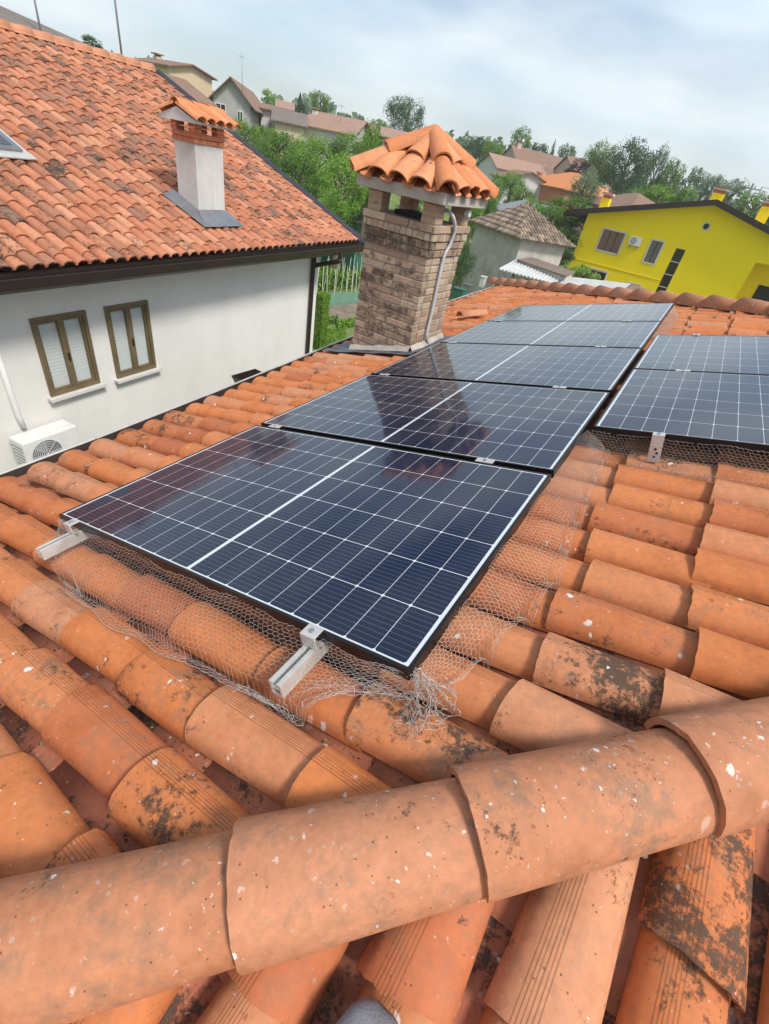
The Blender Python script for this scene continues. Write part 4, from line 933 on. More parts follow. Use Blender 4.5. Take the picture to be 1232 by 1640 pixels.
c.add(WF(np.array(V)), [(0, 1, 2, 3, 4)[::-1], (5, 6, 7, 8, 9), (0, 5, 6, 1)[::-1], (1, 6, 7, 2)[::-1], (2, 7, 8, 3)[::-1], (3, 8, 9, 4)[::-1], (4, 9, 5, 0)[::-1]]); c.build('cap_slab', M_PALE, ch_)
c = MB()
for sg in (1, -1):
    S_ = (-nW * sg) * 0.93 + np.array([0, 0, 0.37]); N_ = nW * sg * 0.37 + np.array([0, 0, 0.93]); Pc = frame(WP(0, bm2 + sg * 0.42, zc + 0.02), S_, dW, N_)
    for k in range(5): cover_tile(c, Pc, 0, 0.44, ca0 - 0.06 + k * 0.19, 0.092, 0.08, 0.068, 0.06, 0.025, 0.01, seg=9, tone=(rng.random(), 0.15, 0), ell=0.85)
    for k in range(4): channel(c, Pc, 0.02, 0.42, ca0 - 0.01 + k * 0.19, ca0 + 0.08 + k * 0.19, 0.018, 0.015)
for k in range(3): hip_tile(WP(ca0 - 0.14, bm2, zc + 0.16), nW, uR, dW, k * 0.32, k * 0.32 + 0.36, 0.10, 0.09, 0.012, 0, seg=10, mb=c, nrow=2, tone=(0.4, 0.05, 0))
co_ = c.build('cap_tiles', M_CAP, ch_, smooth=True); co_.modifiers.new('e', 'EDGE_SPLIT').split_angle = math.radians(45)
c = MB(); 
fz = lambda a_, b_, dz: (a_, b_, rz2(0, b_) + dz)
c.add(WF(np.array([fz(ca0 - 0.20, cb0 + 0.30, 0.10), fz(ca1 + 0.14, cb0 + 0.30, 0.10), fz(ca1 + 0.02, cb0 + 0.004, 0.17), fz(ca0 - 0.02, cb0 + 0.004, 0.17)])), [(0, 1, 2, 3)])
c.add(WF(np.array([fz(ca0 - 0.20, cb0 + 0.302, 0.10), fz(ca0 - 0.005, cb0 + 0.004, 0.16), fz(ca0 - 0.005, cb1 - 0.1, 0.16), fz(ca0 - 0.24, cb1 - 0.1, 0.09)])), [(0, 1, 2, 3)])
c.add(WF(np.array([fz(ca1 + 0.14, cb0 + 0.302, 0.10), fz(ca1 + 0.005, cb0 + 0.004, 0.16), fz(ca1 + 0.005, cb1 - 0.1, 0.16), fz(ca1 + 0.17, cb1 - 0.1, 0.09)])), [(3, 2, 1, 0)])
c.build('flashing', M_GREYM, ch_)
# roof window at the left edge
sk = MB(); q0 = onplane(38, 243, RO + RF_N * 0.1, RF_N) - RO; ks, ka = float(q0 @ RF_S), float(q0 @ dW)
sk.box((ks - 0.02, ka - 0.86, 0.06), (ks + 0.98, ka - 0.02, 0.135), PR); sko = sk.build('roof_window', M_GREYM, nro, bevel=0.008)
M_GLS = plain('roof_window_glass', (0.05, 0.06, 0.065), 0.06, 0, 0.05, 2); gl_ = MB(); gl_.box((ks + 0.06, ka - 0.78, 0.1352), (ks + 0.90, ka - 0.10, 0.139), PR); gl_.build('glass', M_GLS, sko)
sk = MB(); sk.box((ks - 0.16, ka - 0.95, 0.085), (ks - 0.021, ka + 0.07, 0.10), PR); sk.box((ks - 0.16, ka - 0.0195, 0.085), (ks + 1.0, ka + 0.06, 0.0995), PR); sk.build('window_apron', M_ALU, sko)
# air conditioner on the wall
def aircon(name, label, P_, w_, h_, d_, group=None):
    r = empty(name, label, 'air conditioner', group)
    b = MB(); b.box((0, 0, 0), (w_, d_, h_), P_); b.build('casing', M_WHITEP, r, bevel=0.018)
    g = MB(); cx_, cz_ = w_ * 0.36, h_ * 0.5; R_ = h_ * 0.40
    for rr in np.linspace(R_ * 0.25, R_, 7):
        g.tube([P_(np.array([[cx_ + rr * cos(t), d_ + 0.008, cz_ + rr * sin(t)]]))[0] for t in np.linspace(0, 2 * math.pi, 25)], 0.0028, 4, caps=False)
    for t in np.linspace(0, 2 * math.pi, 9)[:-1]: g.tube([P_(np.array([[cx_, d_ + 0.008, cz_]]))[0], P_(np.array([[cx_ + R_ * cos(t), d_ + 0.008, cz_ + R_ * sin(t)]]))[0]], 0.003, 4)
    go = g.build('fan_grille', M_WHITEP, r)
    k = MB(); n_ = 28; V = np.array([[cx_, d_ + 0.0012, cz_]] + [[cx_ + R_ * cos(2 * math.pi * i / n_), d_ + 0.0012, cz_ + R_ * sin(2 * math.pi * i / n_)] for i in range(n_)])
    k.add(P_(V), [(0, 1 + i, 1 + (i + 1) % n_) for i in range(n_)]); k.build('fan_opening', M_GREYM, r)
    lv = MB()
    for i in range(7): lv.box((-0.004, d_ * 0.15, h_ * (0.14 + 0.11 * i)), (0.0005, d_ * 0.85, h_ * (0.17 + 0.11 * i)), P_)
    lv.build('side_louvre', M_GREYM, r)
    bk_ = MB(); bk_.box((w_ * 0.15, 0.0, -0.04), (w_ * 0.19, d_, -0.001), P_); bk_.box((w_ * 0.8, 0.0, -0.04), (w_ * 0.84, d_, -0.001), P_); bk_.box((w_ * 0.15, -0.05, -0.3), (w_ * 0.19, -0.005, -0.001), P_); bk_.box((w_ * 0.8, -0.05, -0.3), (w_ * 0.84, -0.005, -0.001), P_)
    bk_.build('bracket', M_GREYM, r)
    return r
aircon('air_conditioner', 'white outdoor air conditioner unit on the pale wall below the left window', frame(WP(-1.62, 0.06, 3.83), dW, nW, [0, 0, 1.0]), 0.74, 0.50, 0.28)
# masts
def mast(name, label, base, h, arms, parent=None):
    r = empty(name, label, 'antenna', 'rooftop antennas')
    b = MB(); b.tube([base, base + np.array([0, 0, h])], 0.022, 8); b.build('pole', M_STEEL, r, smooth=True)
    if arms:
        k = MB(); 
        for (z, L, n_) in arms:
            q = base + np.array([0, 0, z]); k.tube([q - dW * L / 2, q + dW * L / 2], 0.010, 6)
            for i in range(n_): 
                e_ = q - dW * L / 2 + dW * L * i / max(1, n_ - 1); k.tube([e_ - nW * 0.22, e_ + nW * 0.22], 0.006, 5)
        k.build('aerial', M_STEEL, r)
    return r
mq = onplane(196, 92, RP(RL + 0.3, 0, 0), RF_N) ; mq = onplane(196, 95, W0 + nW * (rid_b - 0.6), nW)
mast('antenna_mast', 'tall thin antenna mast rising behind the ridge of the left house', np.array([mq[0], mq[1], mq[2] - 0.6]), 2.75, [(2.5, 0.5, 4)])

# ================================================================== OTHER BUILDINGS
anchors = [(0, 0, 0.0), (4, -10, 0.0), (-8, 5, 0.0), (-10, 18, 0.0), (-14, 24, 0.0), (-20, 34, 0.3), (2, 36, 1.0), (8, 60, 1.5), (30, 60, 1.5), (-30, 25, 2.0), (0, -40, 0.5), (60, 0, 0.5), (90, 120, 2), (0, 150, 3.0)]
def house_between(name, label, A, B, depth, wall_h, rise, kind, wallm, roofm, wins=None, ov=0.4, thick=0.10, chim=None, cat='house', group=None, winmat=None, wz=None, th_tiles=None, drop=1.0):
    """A, B = (u, v, D) of the eave corners of the side we see; kind gx: ridge parallel to AB, gy: gable towards us, hip, mono"""
    a = A if isinstance(A, np.ndarray) else at(*A); b = B if isinstance(B, np.ndarray) else at(*B); ez_ = (a[2] + b[2]) / 2; d = b - a; d[2] = 0; L = np.linalg.norm(d); d /= L; nrm = np.array([-d[1], d[0], 0])
    if nrm @ (a - CAM) < 0: nrm = -nrm
    O_ = np.array([a[0], a[1], 0]); P_ = lambda V: O_ + np.outer(V[:, 0], d) + np.outer(V[:, 1], nrm) + np.outer(V[:, 2], [0, 0, 1.0])
    r = empty(name, label, cat, group); zb = ez_ - wall_h - drop
    anchors.append((*(O_ + d * L / 2 + nrm * depth / 2)[:2], ez_ - wall_h))
    w_ = MB(); zt_ = ez_
    base = [(0, 0), (L, 0), (L, depth), (0, depth)]
    V = [(x, y, zb) for x, y in base] + [(x, y, zt_) for x, y in base]; F = [(0, 1, 5, 4), (1, 2, 6, 5), (2, 3, 7, 6), (3, 0, 4, 7)]
    if kind == 'gx': V += [(0, depth / 2, zt_ + rise), (L, depth / 2, zt_ + rise)]; F += [(7, 4, 8), (5, 6, 9)]
    if kind == 'gy': V += [(L / 2, 0, zt_ + rise), (L / 2, depth, zt_ + rise)]; F += [(4, 5, 8), (6, 7, 9)]
    if kind == 'mono': V += [(0, depth, zt_ + rise), (L, depth, zt_ + rise)]; F += [(4, 7, 8), (6, 5, 9), (7, 6, 9, 8)]
    w_.add(P_(np.array(V, float)), F); w_.build('wall', wallm, r)
    o = ov; rf = MB()
    def sl(pts, mb=rf):
        pts = [np.array(p, float) for p in pts]; n = len(pts); mb.add(P_(np.array(pts + [p + [0, 0, thick] for p in pts])), [tuple(range(n - 1, -1, -1)), tuple(range(n, 2 * n))] + [(i, (i + 1) % n, (i + 1) % n + n, i + n) for i in range(n)], None, (0.5, 0.5, 0))
    k = rise / (depth / 2) if kind in ('gx', 'hip') else rise / (L / 2)
    if kind == 'gx':
        sl([(-o, -o, zt_ - o * k), (L + o, -o, zt_ - o * k), (L + o, depth / 2, zt_ + rise), (-o, depth / 2, zt_ + rise)]); sl([(L + o, depth + o, zt_ - o * k), (-o, depth + o, zt_ - o * k), (-o, depth / 2 + .001, zt_ + rise), (L + o, depth / 2 + .001, zt_ + rise)])
    elif kind == 'gy':
        sl([(-o, -o, zt_ - o * k), (L / 2, -o, zt_ + rise), (L / 2, depth + o, zt_ + rise), (-o, depth + o, zt_ - o * k)][::-1][::-1]); sl([(L / 2 + .001, -o, zt_ + rise), (L + o, -o, zt_ - o * k), (L + o, depth + o, zt_ - o * k), (L / 2 + .001, depth + o, zt_ + rise)])
    elif kind == 'mono':
        k2 = rise / depth; sl([(-o, -o, zt_ - o * k2), (L + o, -o, zt_ - o * k2), (L + o, depth + o, zt_ + rise + o * k2), (-o, depth + o, zt_ + rise + o * k2)])
    elif kind == 'hip':
        h_ = min(L, depth) / 2; zz = zt_ + rise
        if L >= depth: r0, r1 = (h_, depth / 2, zz), (L - h_, depth / 2, zz)
        else: r0, r1 = (L / 2, h_, zz), (L / 2, depth - h_, zz)
        e0, e1, e2, e3 = (-o, -o, zt_ - .1), (L + o, -o, zt_ - .1), (L + o, depth + o, zt_ - .1), (-o, depth + o, zt_ - .1)
        if L >= depth: fs_ = [(e0, e1, r1, r0), (e1, e2, r1), (e2, e3, r0, r1), (e3, e0, r0)]
        else: fs_ = [(e0, e1, r0), (e1, e2, r1, r0), (e2, e3, r1), (e3, e0, r0, r1)]
        for q in fs_: sl(q)
        rf.add(P_(np.array([e0, e1, e2, e3], float)), [(3, 2, 1, 0)])
        if th_tiles:     # real barrel tiles on the two slopes towards us
            for (A_, B_, top) in ((e0, e1, r0 if L < depth else None), (e1, e2, None)):
                pass
    ro = rf.build('roof', roofm, r)
    for (x0, x1, z0, z1) in (wins or []):
        f = MB(); zz0 = zt_ - wall_h + z0 * wall_h; zz1 = zt_ - wall_h + z1 * wall_h; xa, xb = x0 * L, x1 * L; fw = 0.09
        f.box((xa - fw, -0.07, zz0 - fw), (xb + fw, -0.002, zz0), P_); f.box((xa - fw, -0.07, zz1), (xb + fw, -0.002, zz1 + fw), P_); f.box((xa - fw, -0.069, zz0), (xa, -0.002, zz1), P_); f.box((xb, -0.069, zz0), (xb + fw, -0.002, zz1), P_); f.box(((xa + xb) / 2 - 0.03, -0.066, zz0), ((xa + xb) / 2 + 0.03, -0.002, zz1), P_)
        fo_ = f.build('window', M_PALE, r); g = MB(); g.box((xa, -0.04, zz0), (xb, -0.004, zz1), P_); g.build('pane', winmat or M_DARK, fo_)
    for (x_, y_, h_, w__) in (chim or []):
        c_ = MB(); zc_ = zt_ + rise * 0.7; c_.box((x_ * L - w__ / 2, y_ * depth - w__ / 2, zt_), (x_ * L + w__ / 2, y_ * depth + w__ / 2, zt_ + rise + h_), P_); cho = c_.build('chimney', wallm, ro)
        c_ = MB(); c_.box((x_ * L - w__ * .7, y_ * depth - w__ * .7, zt_ + rise + h_ + 0.12), (x_ * L + w__ * .7, y_ * depth + w__ * .7, zt_ + rise + h_ + 0.22), P_); 
        c_.box((x_ * L - w__ * .35, y_ * depth - w__ * .35, zt_ + rise + h_), (x_ * L + w__ * .35, y_ * depth + w__ * .35, zt_ + rise + h_ + 0.12), P_); c_.build('chimney_cap', roofm, ro)
    return r, P_, L, zt_
def far_roof(name, lo, hi, sc_=5.0):
    M = mat(name); t = NT(M); oc = t.coord(); a = t.noise(oc, 0.9, 6, 0.7); s = t.n('SeparateXYZ'); t.t.links.new(oc, s.inputs[0])
    st_ = t.math('ABSOLUTE', t.math('SUBTRACT', t.math('FRACT', t.math('MULTIPLY', t.math('ADD', s.outputs[0], t.math('MULTIPLY', s.outputs[1], 0.6)), 3.6)), 0.5))
    b = t.noise(oc, 6, 4, 0.7)
    t.out(Base_Color=t.mix(t.math('ADD', t.math('MULTIPLY', a, 0.6), t.math('MULTIPLY', b, 0.4)), lo, hi), Roughness=0.9); t.bump(st_, 0.8, 0.06); return M
M_RBR = far_roof('brown_tile_far', (0.12, 0.075, 0.055), (0.33, 0.20, 0.14)); M_ROR = far_roof('orange_tile_far', (0.50, 0.17, 0.06), (0.68, 0.26, 0.10)); M_RGR = far_roof('grey_tile_far', (0.10, 0.085, 0.075), (0.24, 0.20, 0.17)); M_RPK = far_roof('pinkish_tile_far', (0.22, 0.13, 0.095), (0.42, 0.27, 0.20)); M_RBL = far_roof('blue_grey_roof_far', (0.16, 0.18, 0.21), (0.27, 0.29, 0.32))
G_H = 'houses beyond the gardens'
HB = house_between
def facing(A, uB, vB, uvp):
    a = at(*A); d = ray(uvp, 122 + .211 * uvp)[:2]; r_ = ray(uB, vB); k = (a - CAM)[:2] @ d / (r_[:2] @ d); p = CAM + r_ * k; p[2] = a[2]; return p
R0_, R1_ = at(-120, -33, 15.0), at(200, 103, 27.0); R1_ = at(200, 103, 27.0 * (R0_[2] - CAM[2]) / (R1_[2] - CAM[2])); dr = R1_ - R0_; dr[2] = 0; dr /= np.linalg.norm(dr); pr = np.array([dr[1], -dr[0], 0]); pr = pr if pr @ (CAM - R0_) > 0 else -pr
zr0 = (R0_[2] + R1_[2]) / 2
HB('grey_roofed_house', 'dark grey-roofed house rising behind the ridge of the left house', R0_ + pr * 5 + [0, 0, -2.2], R1_ + pr * 5 + [0, 0, -2.2], 10, 5, 2.2, 'gx', M_CREAM, M_RGR, ov=0.5, group=G_H)
HB('hillside_house', 'cream brown-roofed house highest on the hill, left of the grey barn', (212, 98, 66), (270, 103, 62), 5, 3.8, 0.5, 'gx', M_CREAM, M_RBR, [(0.15, 0.3, 0.35, 0.75), (0.55, 0.72, 0.3, 0.75)], chim=[(0.1, 0.5, 0.25, 0.6)], group=G_H)
HB('low_house', 'low grey-brown roofed house between the left roof verge and the grey barn', (266, 150, 42), (336, 166, 44), 6, 3, 1.0, 'gx', M_PALE, M_RBR, [(0.2, 0.35, 0.3, 0.7)], group=G_H)
HB('grey_barn', 'tall weathered grey barn-like house with gable and dark openings on the slope', at(341, 153, 60), facing((341, 153, 60), 401, 150, 530), 15, 5.0, 1.5, 'gy', M_GREYW, M_RBR, [(0.08, 0.32, 0.62, 0.9), (0.66, 0.78, 0.6, 0.85)], ov=0.5, group=G_H)
HB('white_lean_house', 'narrow pale house end joined to the right of the grey barn', (418, 172, 66), (441, 178, 66), 5, 3.6, 0.4, 'gx', M_PALE, M_RBR, [(0.6, 0.75, 0.2, 0.7)], group=G_H)
HB('grey_roofed_cottage', 'small cream cottage with grey roof right of the barn', (441, 192, 62), (487, 200, 62), 5, 3.0, 0.9, 'gx', M_CREAM, M_RGR, [(0.25, 0.45, 0.2, 0.7)], group=G_H)
HB('white_farmhouse', 'long white farmhouse with brownish tiled roof above the green grove', (487, 199, 64), (566, 214, 62), 6, 3.6, 1.25, 'gx', M_PALE, M_RPK, [(0.4, 0.46, 0.35, 0.65)], chim=[(0.03, 0.4, 0.1, 0.5)], group=G_H)
HB('brown_roofed_house', 'brown-roofed house partly hidden behind the white farmhouse', (560, 209, 76), (600, 215, 76), 6, 3.0, 1.1, 'gx', M_PINK, M_RBR, [(0.3, 0.45, 0.3, 0.7)], group=G_H)
HB('pink_roofed_house', 'pinkish roof just above the cap of the brick chimney', (614, 218, 62), (668, 228, 62), 5, 3.5, 0.7, 'gx', M_PINK, M_RPK, [(0.3, 0.45, 0.35, 0.7), (0.6, 0.75, 0.35, 0.7)], group=G_H)
HB('pink_hill_house', 'small reddish house among trees above the grey-roofed cottage', (445, 170, 95), (468, 176, 95), 4, 3.5, 0.8, 'gx', M_PINK, M_RPK, [(0.3, 0.45, 0.35, 0.7), (0.6, 0.75, 0.35, 0.7)], group=G_H)
HB('white_gable_house', 'white gabled house with red roof edge right of the brick chimney cap', (768, 262, 88), (797, 266, 84), 9, 4.5, 1.3, 'gy', M_PALE, M_RPK, [(0.3, 0.5, 0.4, 0.7)], group=G_H)
HB('cream_farmhouse', 'cream farmhouse with two windows and brown roof right of the white gabled house', (790, 283, 74), (812, 280, 70), 6, 5.0, 0.9, 'gx', M_PALE, M_RBR, [(0.3, 0.55, 0.35, 0.7)], group=G_H)
HB('long_brown_house', 'long low brown-roofed building behind the brick house', (800, 270, 96), (880, 285, 96), 6, 3.0, 1.3, 'gx', M_PINK, M_RBR, [(0.15, 0.25, 0.35, 0.7), (0.5, 0.6, 0.35, 0.7)], group=G_H)
HB('pink_gable_house', 'pink gabled house with chimney on the skyline', (804, 252, 122), (828, 254, 118), 14, 5.0, 2.0, 'gy', M_PINK, M_RBR, [(0.4, 0.55, 0.3, 0.6)], chim=[(0.5, 0.1, 0.7, 1.0)], group=G_H)
HB('brown_gable_house', 'brown-roofed gabled house on the skyline left of the purple tree', (890, 270, 122), (918, 274, 116), 10, 5.0, 2.2, 'gy', M_PINK, M_RBR, chim=[(0.5, 0.5, 0.2, 0.7)], group=G_H)
HB('red_brick_house', 'brick house with bright orange hip roof', (836, 288, 76), (906, 304, 68), 8, 4.5, 1.7, 'hip', M_BRICKR, M_ROR, [(0.52, 0.70, 0.25, 0.62)], chim=[(0.12, 0.2, -0.7, 0.5)], group=G_H)
HB('brown_tiled_house', 'brown-tiled house in the trees above the left yellow chimney', (930, 322, 64), (1008, 338, 58), 7, 4.0, 1.5, 'hip', M_PINK, M_RBR, group=G_H)
HB('far_brown_house', 'brown-roofed house behind the purple tree', (918, 276, 128), (955, 284, 124), 6, 4.0, 1.5, 'gx', M_PINK, M_RBR, [(0.15, 0.25, 0.35, 0.7), (0.5, 0.6, 0.35, 0.7)], group=G_H)
HB('blue_roofed_shed', 'low blue-grey shed roof behind the plastered outbuilding', (790, 338, 50), (822, 336, 47), 6, 2.8, 0.9, 'gx', M_PALE, M_RBL, cat='shed', group='sheds and outbuildings')
for (u, v, D, h_, lab_) in ((63, 38, 17, 1.3, 'faint antenna mast on the ridge of the dark grey-roofed house'), (388, 128, 58, 1.8, 'small antenna on the ridge of the grey barn'), (545, 196, 64, 1.6, 'thin antenna on the roof of the long white farmhouse'), (866, 282, 70, 1.5, 'antenna on the orange hip roof of the brick house')):
    q = at(u, v, D); mast('antenna_mast', lab_, q - [0, 0, 0.8], h_ + .8, [(h_ + .5, 0.7, 4)])
# plastered outbuilding with a pyramid roof of real barrel tiles
ob = empty('plastered_outbuilding', 'small whitewashed outbuilding with stained walls and grey-brown pyramid tile roof', 'outbuilding', 'sheds and outbuildings')
B_ = at(838, 376, 35.5); A_ = at(763, 360, 40.5); zE = (A_[2] + B_[2]) / 2; d1 = A_ - B_; d1[2] = 0; L1 = np.linalg.norm(d1); d1 /= L1; d2 = np.array([d1[1], -d1[0], 0]); 
if d2 @ (B_ - CAM) < 0: d2 = -d2
Cq = at(863, 376, 38.5); L2 = max(3.6, float((Cq - B_) @ d2)); O_ = np.array([B_[0], B_[1], 0]); PB = lambda V: O_ + np.outer(V[:, 0], d1) + np.outer(V[:, 1], d2) + np.outer(V[:, 2], [0, 0, 1.0])
w = MB(); w.box((0, 0, -1.0), (L1, L2, zE), PB); w.build('wall', M_SHEDW, ob)
pa = MB(); o_ = 0.5; e = [PB(np.array([q], float))[0] for q in ((-o_, -o_, zE - .05), (L1 + o_, -o_, zE - .05), (L1 + o_, L2 + o_, zE - .05), (-o_, L2 + o_, zE - .05))]; ap = PB(np.array([[L1 / 2, L2 / 2, zE + 1.75]]))[0]
for i in range(4): tile_sheet(pa, e[i], e[(i + 1) % 4], ap, pitch=0.24, h=0.08, expo=0.40, toned=(0.45, 0.5))
po = pa.build('roof', M_OLDT, ob, smooth=True); pa = MB(); pa.add(e + [ap - [0, 0, .02]], [(0, 1, 4), (1, 2, 4), (2, 3, 4), (3, 0, 4), (3, 2, 1, 0)], None, (0.3, 0.6, 0)); pa.build('roof_boarding', M_OLDT, po)
anchors.append((O_[0], O_[1], -0.1))
# ------------------------------------------------------------------ yellow house
YY = 41.6
def yz(z): return 8.012 + 1.42 * (z - 8.012)
def yx(x): return 1.82 + 1.42 * (x - 1.82)
yh = empty('yellow_house', 'bright yellow two-storey house with dark roof edge and round attic hole', 'house')
xl, xr, xm, xt = yx(-4.68), 7.6, yx(0.70), yx(3.42); zA = yz(8.80); sl_ = 0.245; zl_ = zA - (xm - xl) * sl_; zr_ = zA - (xr - xm) * sl_; gy = 0.8; yd = 10.0
yw = [(yx(-3.63), yx(-2.55), yz(6.08), yz(6.99)), (yx(-1.20), yx(-0.68), yz(6.05), yz(6.99)), (yx(-3.72), yx(-2.66), 3.0, yz(5.15)), (yx(-1.45), yx(-0.85), 3.0, yz(4.96)), (yx(-0.02), yx(0.42), yz(4.6), yz(6.90))]
w = MB()
def yq(x0, x1, z0, z1, y=YY): w.add([(x0, y, z0), (x1, y, z0), (x1, y, z1), (x0, y, z1)], [(0, 1, 2, 3)])
zlev = yz(7.05); xs = sorted({xl, xt, *[q for h in yw for q in h[:2]]}); zs = sorted({gy - 1, zlev, *[q for h in yw for q in h[2:]]})
for i in range(len(xs) - 1):
    for j in range(len(zs) - 1):
        cx_, cz_ = (xs[i] + xs[i + 1]) / 2, (zs[j] + zs[j + 1]) / 2
        if any(h[0] < cx_ < h[1] and h[2] < cz_ < h[3] for h in yw): continue
        yq(xs[i], xs[i + 1], zs[j], zs[j + 1])
for h in yw:
    a, c_, z, z_ = h; q = [(a, YY, z), (c_, YY, z), (c_, YY, z_), (a, YY, z_), (a, YY + .15, z), (c_, YY + .15, z), (c_, YY + .15, z_), (a, YY + .15, z_)]; w.add(q, [(0, 4, 5, 1), (1, 5, 6, 2), (2, 6, 7, 3), (3, 7, 4, 0)])
w.add([(xl, YY, zlev), (xr, YY, zlev), (xr, YY, zr_), (xm, YY, zA), (xl, YY, zl_)], [(0, 1, 2, 3, 4)])
w.add([(xl, YY, gy - 1), (xl, YY + yd, gy - 1), (xl, YY + yd, zl_), (xl, YY, zl_)], [(0, 3, 2, 1)])
w.add([(xt, YY, gy - 1), (xt, YY + 1.8, gy - 1), (xt, YY + 1.8, zlev), (xt, YY, zlev)], [(0, 3, 2, 1)])          # side of the open porch
w.add([(xt, YY, zlev), (xr, YY, zlev), (xr, YY + 1.8, zlev), (xt, YY + 1.8, zlev)], [(0, 1, 2, 3)])
w.add([(xt, YY + 1.8, gy - 1), (xr, YY + 1.8, gy - 1), (xr, YY + 1.8, zlev), (xt, YY + 1.8, zlev)], [(0, 1, 2, 3)])
w.add([(xr, YY, zlev), (xr, YY + yd, gy - 1), (xr, YY + yd, zr_), (xr, YY, zr_)], [(0, 1, 2, 3)]); w.add([(xr, YY + 1.8, gy - 1), (xr, YY + yd, gy - 1), (xr, YY + 1.8, zlev)], [(0, 1, 2)])
w.add([(xr - 0.3, YY + .002, gy - 1), (xr, YY + .002, gy - 1), (xr, YY + .002, zlev), (xr - 0.3, YY + .002, zlev)], [(0, 1, 2, 3)])
w.add([(xl, YY + yd, gy - 1), (xr, YY + yd, gy - 1), (xr, YY + yd, zr_), (xm, YY + yd, zA), (xl, YY + yd, zl_)], [(4, 3, 2, 1, 0)])
w.build('wall', M_YELLOW, yh)
r = MB(); ovl = 1.45
def ysl(x0, z0, x1, z1, th, y0, y1, mb): mb.add([(x0, y0, z0), (x1, y0, z1), (x1, y1, z1), (x0, y1, z0), (x0, y0, z0 + th), (x1, y0, z1 + th), (x1, y1, z1 + th), (x0, y1, z0 + th)], [(0, 3, 2, 1), (4, 5, 6, 7), (0, 1, 5, 4), (1, 2, 6, 5), (2, 3, 7, 6), (3, 0, 4, 7)])
ysl(xl - ovl, zl_ - ovl * sl_ + 0.05, xm, zA + 0.05, 0.16, YY - 0.75, YY + yd + .6, r); ysl(xm + .001, zA + 0.05, xr + 1.3, zr_ - 1.3 * sl_ + 0.05, 0.16, YY - 0.75, YY + yd + .6, r)
ro = r.build('roof', M_RPK, yh)
r = MB(); ysl(xl - ovl, zl_ - ovl * sl_ - 0.03, xm, zA - 0.03, 0.33, YY - 0.80, YY - 0.752, r); ysl(xm + .001, zA - 0.03, xr + 1.3, zr_ - 1.3 * sl_ - 0.03, 0.33, YY - 0.80, YY - 0.752, r); r.box((xl - ovl - .12, YY - .8, zl_ - ovl * sl_ - 0.08), (xl - ovl - .002, YY + yd, zl_ - ovl * sl_ + 0.2)); r.build('roof_edge', M_DARKM, yh)
r = MB(); ysl(xl - ovl + .05, zl_ - ovl * sl_ + 0.02, xm, zA + 0.02, 0.028, YY - 0.75, YY, r); ysl(xm + .001, zA + 0.02, xr + 1.2, zr_ - 1.2 * sl_ + 0.02, 0.028, YY - 0.75, YY, r); r.build('soffit', M_PALE, yh)
for k, (a, c_, z, z_) in enumerate(yw[:4]):
    f = MB(); fw = 0.10; f.box((a - fw, YY - .05, z - fw), (c_ + fw, YY - .002, z)); f.box((a - fw, YY - .05, z_), (c_ + fw, YY - .002, z_ + fw)); f.box((a - fw, YY - .049, z), (a, YY - .002, z_)); f.box((c_, YY - .049, z), (c_ + fw, YY - .002, z_))
    fo_ = f.build('window', M_PALE, yh, bevel=0.006)
    g = MB()
    if k < 2:
        n_ = 3 if k == 0 else 2; ww = (c_ - a) / n_
        for i in range(n_):
            x0 = a + ww * i; g.box((x0 + .03, YY + .05, z + .02), (x0 + ww - .03, YY + .08, z_ - .02))
            for j in range(int((z_ - z - .1) / .07)): g.box((x0 + .07, YY + .035, z + .05 + j * .07), (x0 + ww - .07, YY + .052, z + .085 + j * .07))
        g.build('shutter', M_SHUT if k == 0 else plain('grey_shutter', (0.20, 0.17, 0.15), 0.7), fo_)
        g = MB(); g.box((a, YY + .09, z), (c_, YY + .14, z_)); g.build('frame_back', M_DARK, fo_)
    else:
        g.box((a, YY + .08, z), (c_, YY + .12, z_)); g.build('pane', M_DARK, fo_); g = MB(); g.box(((a + c_) / 2 - .05, YY + .03, z), ((a + c_) / 2 + .05, YY + .07, z_)); g.box((a, YY + .03, z_ - .06), (c_, YY + .069, z_)); g.build('window_bar', M_WHITEP, fo_)
a, c_, z, z_ = yw[4]; g = MB(); g.box((a, YY + .10, z), (c_, YY + .14, z_)); so = g.build('stair_window', M_WOOD, yh)
M_SG = plain('brown_glass', (0.035, 0.025, 0.015), 0.12, 0, 0.1, 3); 
for i in range(4):
    g = MB(); zz = z + (z_ - z) * i / 4; g.box((a + .04, YY + .085, zz + .03), (c_ - .04, YY + .0985, zz + (z_ - z) / 4 - .03)); g.build('pane', M_SG, so)
for i in (1, 2, 3):
    g = MB(); g.box((a + .002, YY + .03, z + (z_ - z) * i / 4 - .025), (c_ - .002, YY + .08, z + (z_ - z) * i / 4 + .025)); g.build('crossbar', M_PALE, so)
oc_ = np.array([yx(0.76), YY, yz(7.97)]); g = MB(); n_ = 24
for rr, y0, y1 in ((0.25, -0.05, 0.0),):
    V = []; 
    for k in range(n_):
        t = 2 * math.pi * k / n_; V += [oc_ + [0.17 * cos(t), y0, 0.17 * sin(t)], oc_ + [rr * cos(t), y0, rr * sin(t)], oc_ + [rr * cos(t), y1, rr * sin(t)]]
    g.add(V, [q for k in range(n_) for q in ((3 * k, 3 * ((k + 1) % n_), 3 * ((k + 1) % n_) + 1, 3 * k + 1), (3 * k + 1, 3 * ((k + 1) % n_) + 1, 3 * ((k + 1) % n_) + 2, 3 * k + 2))])
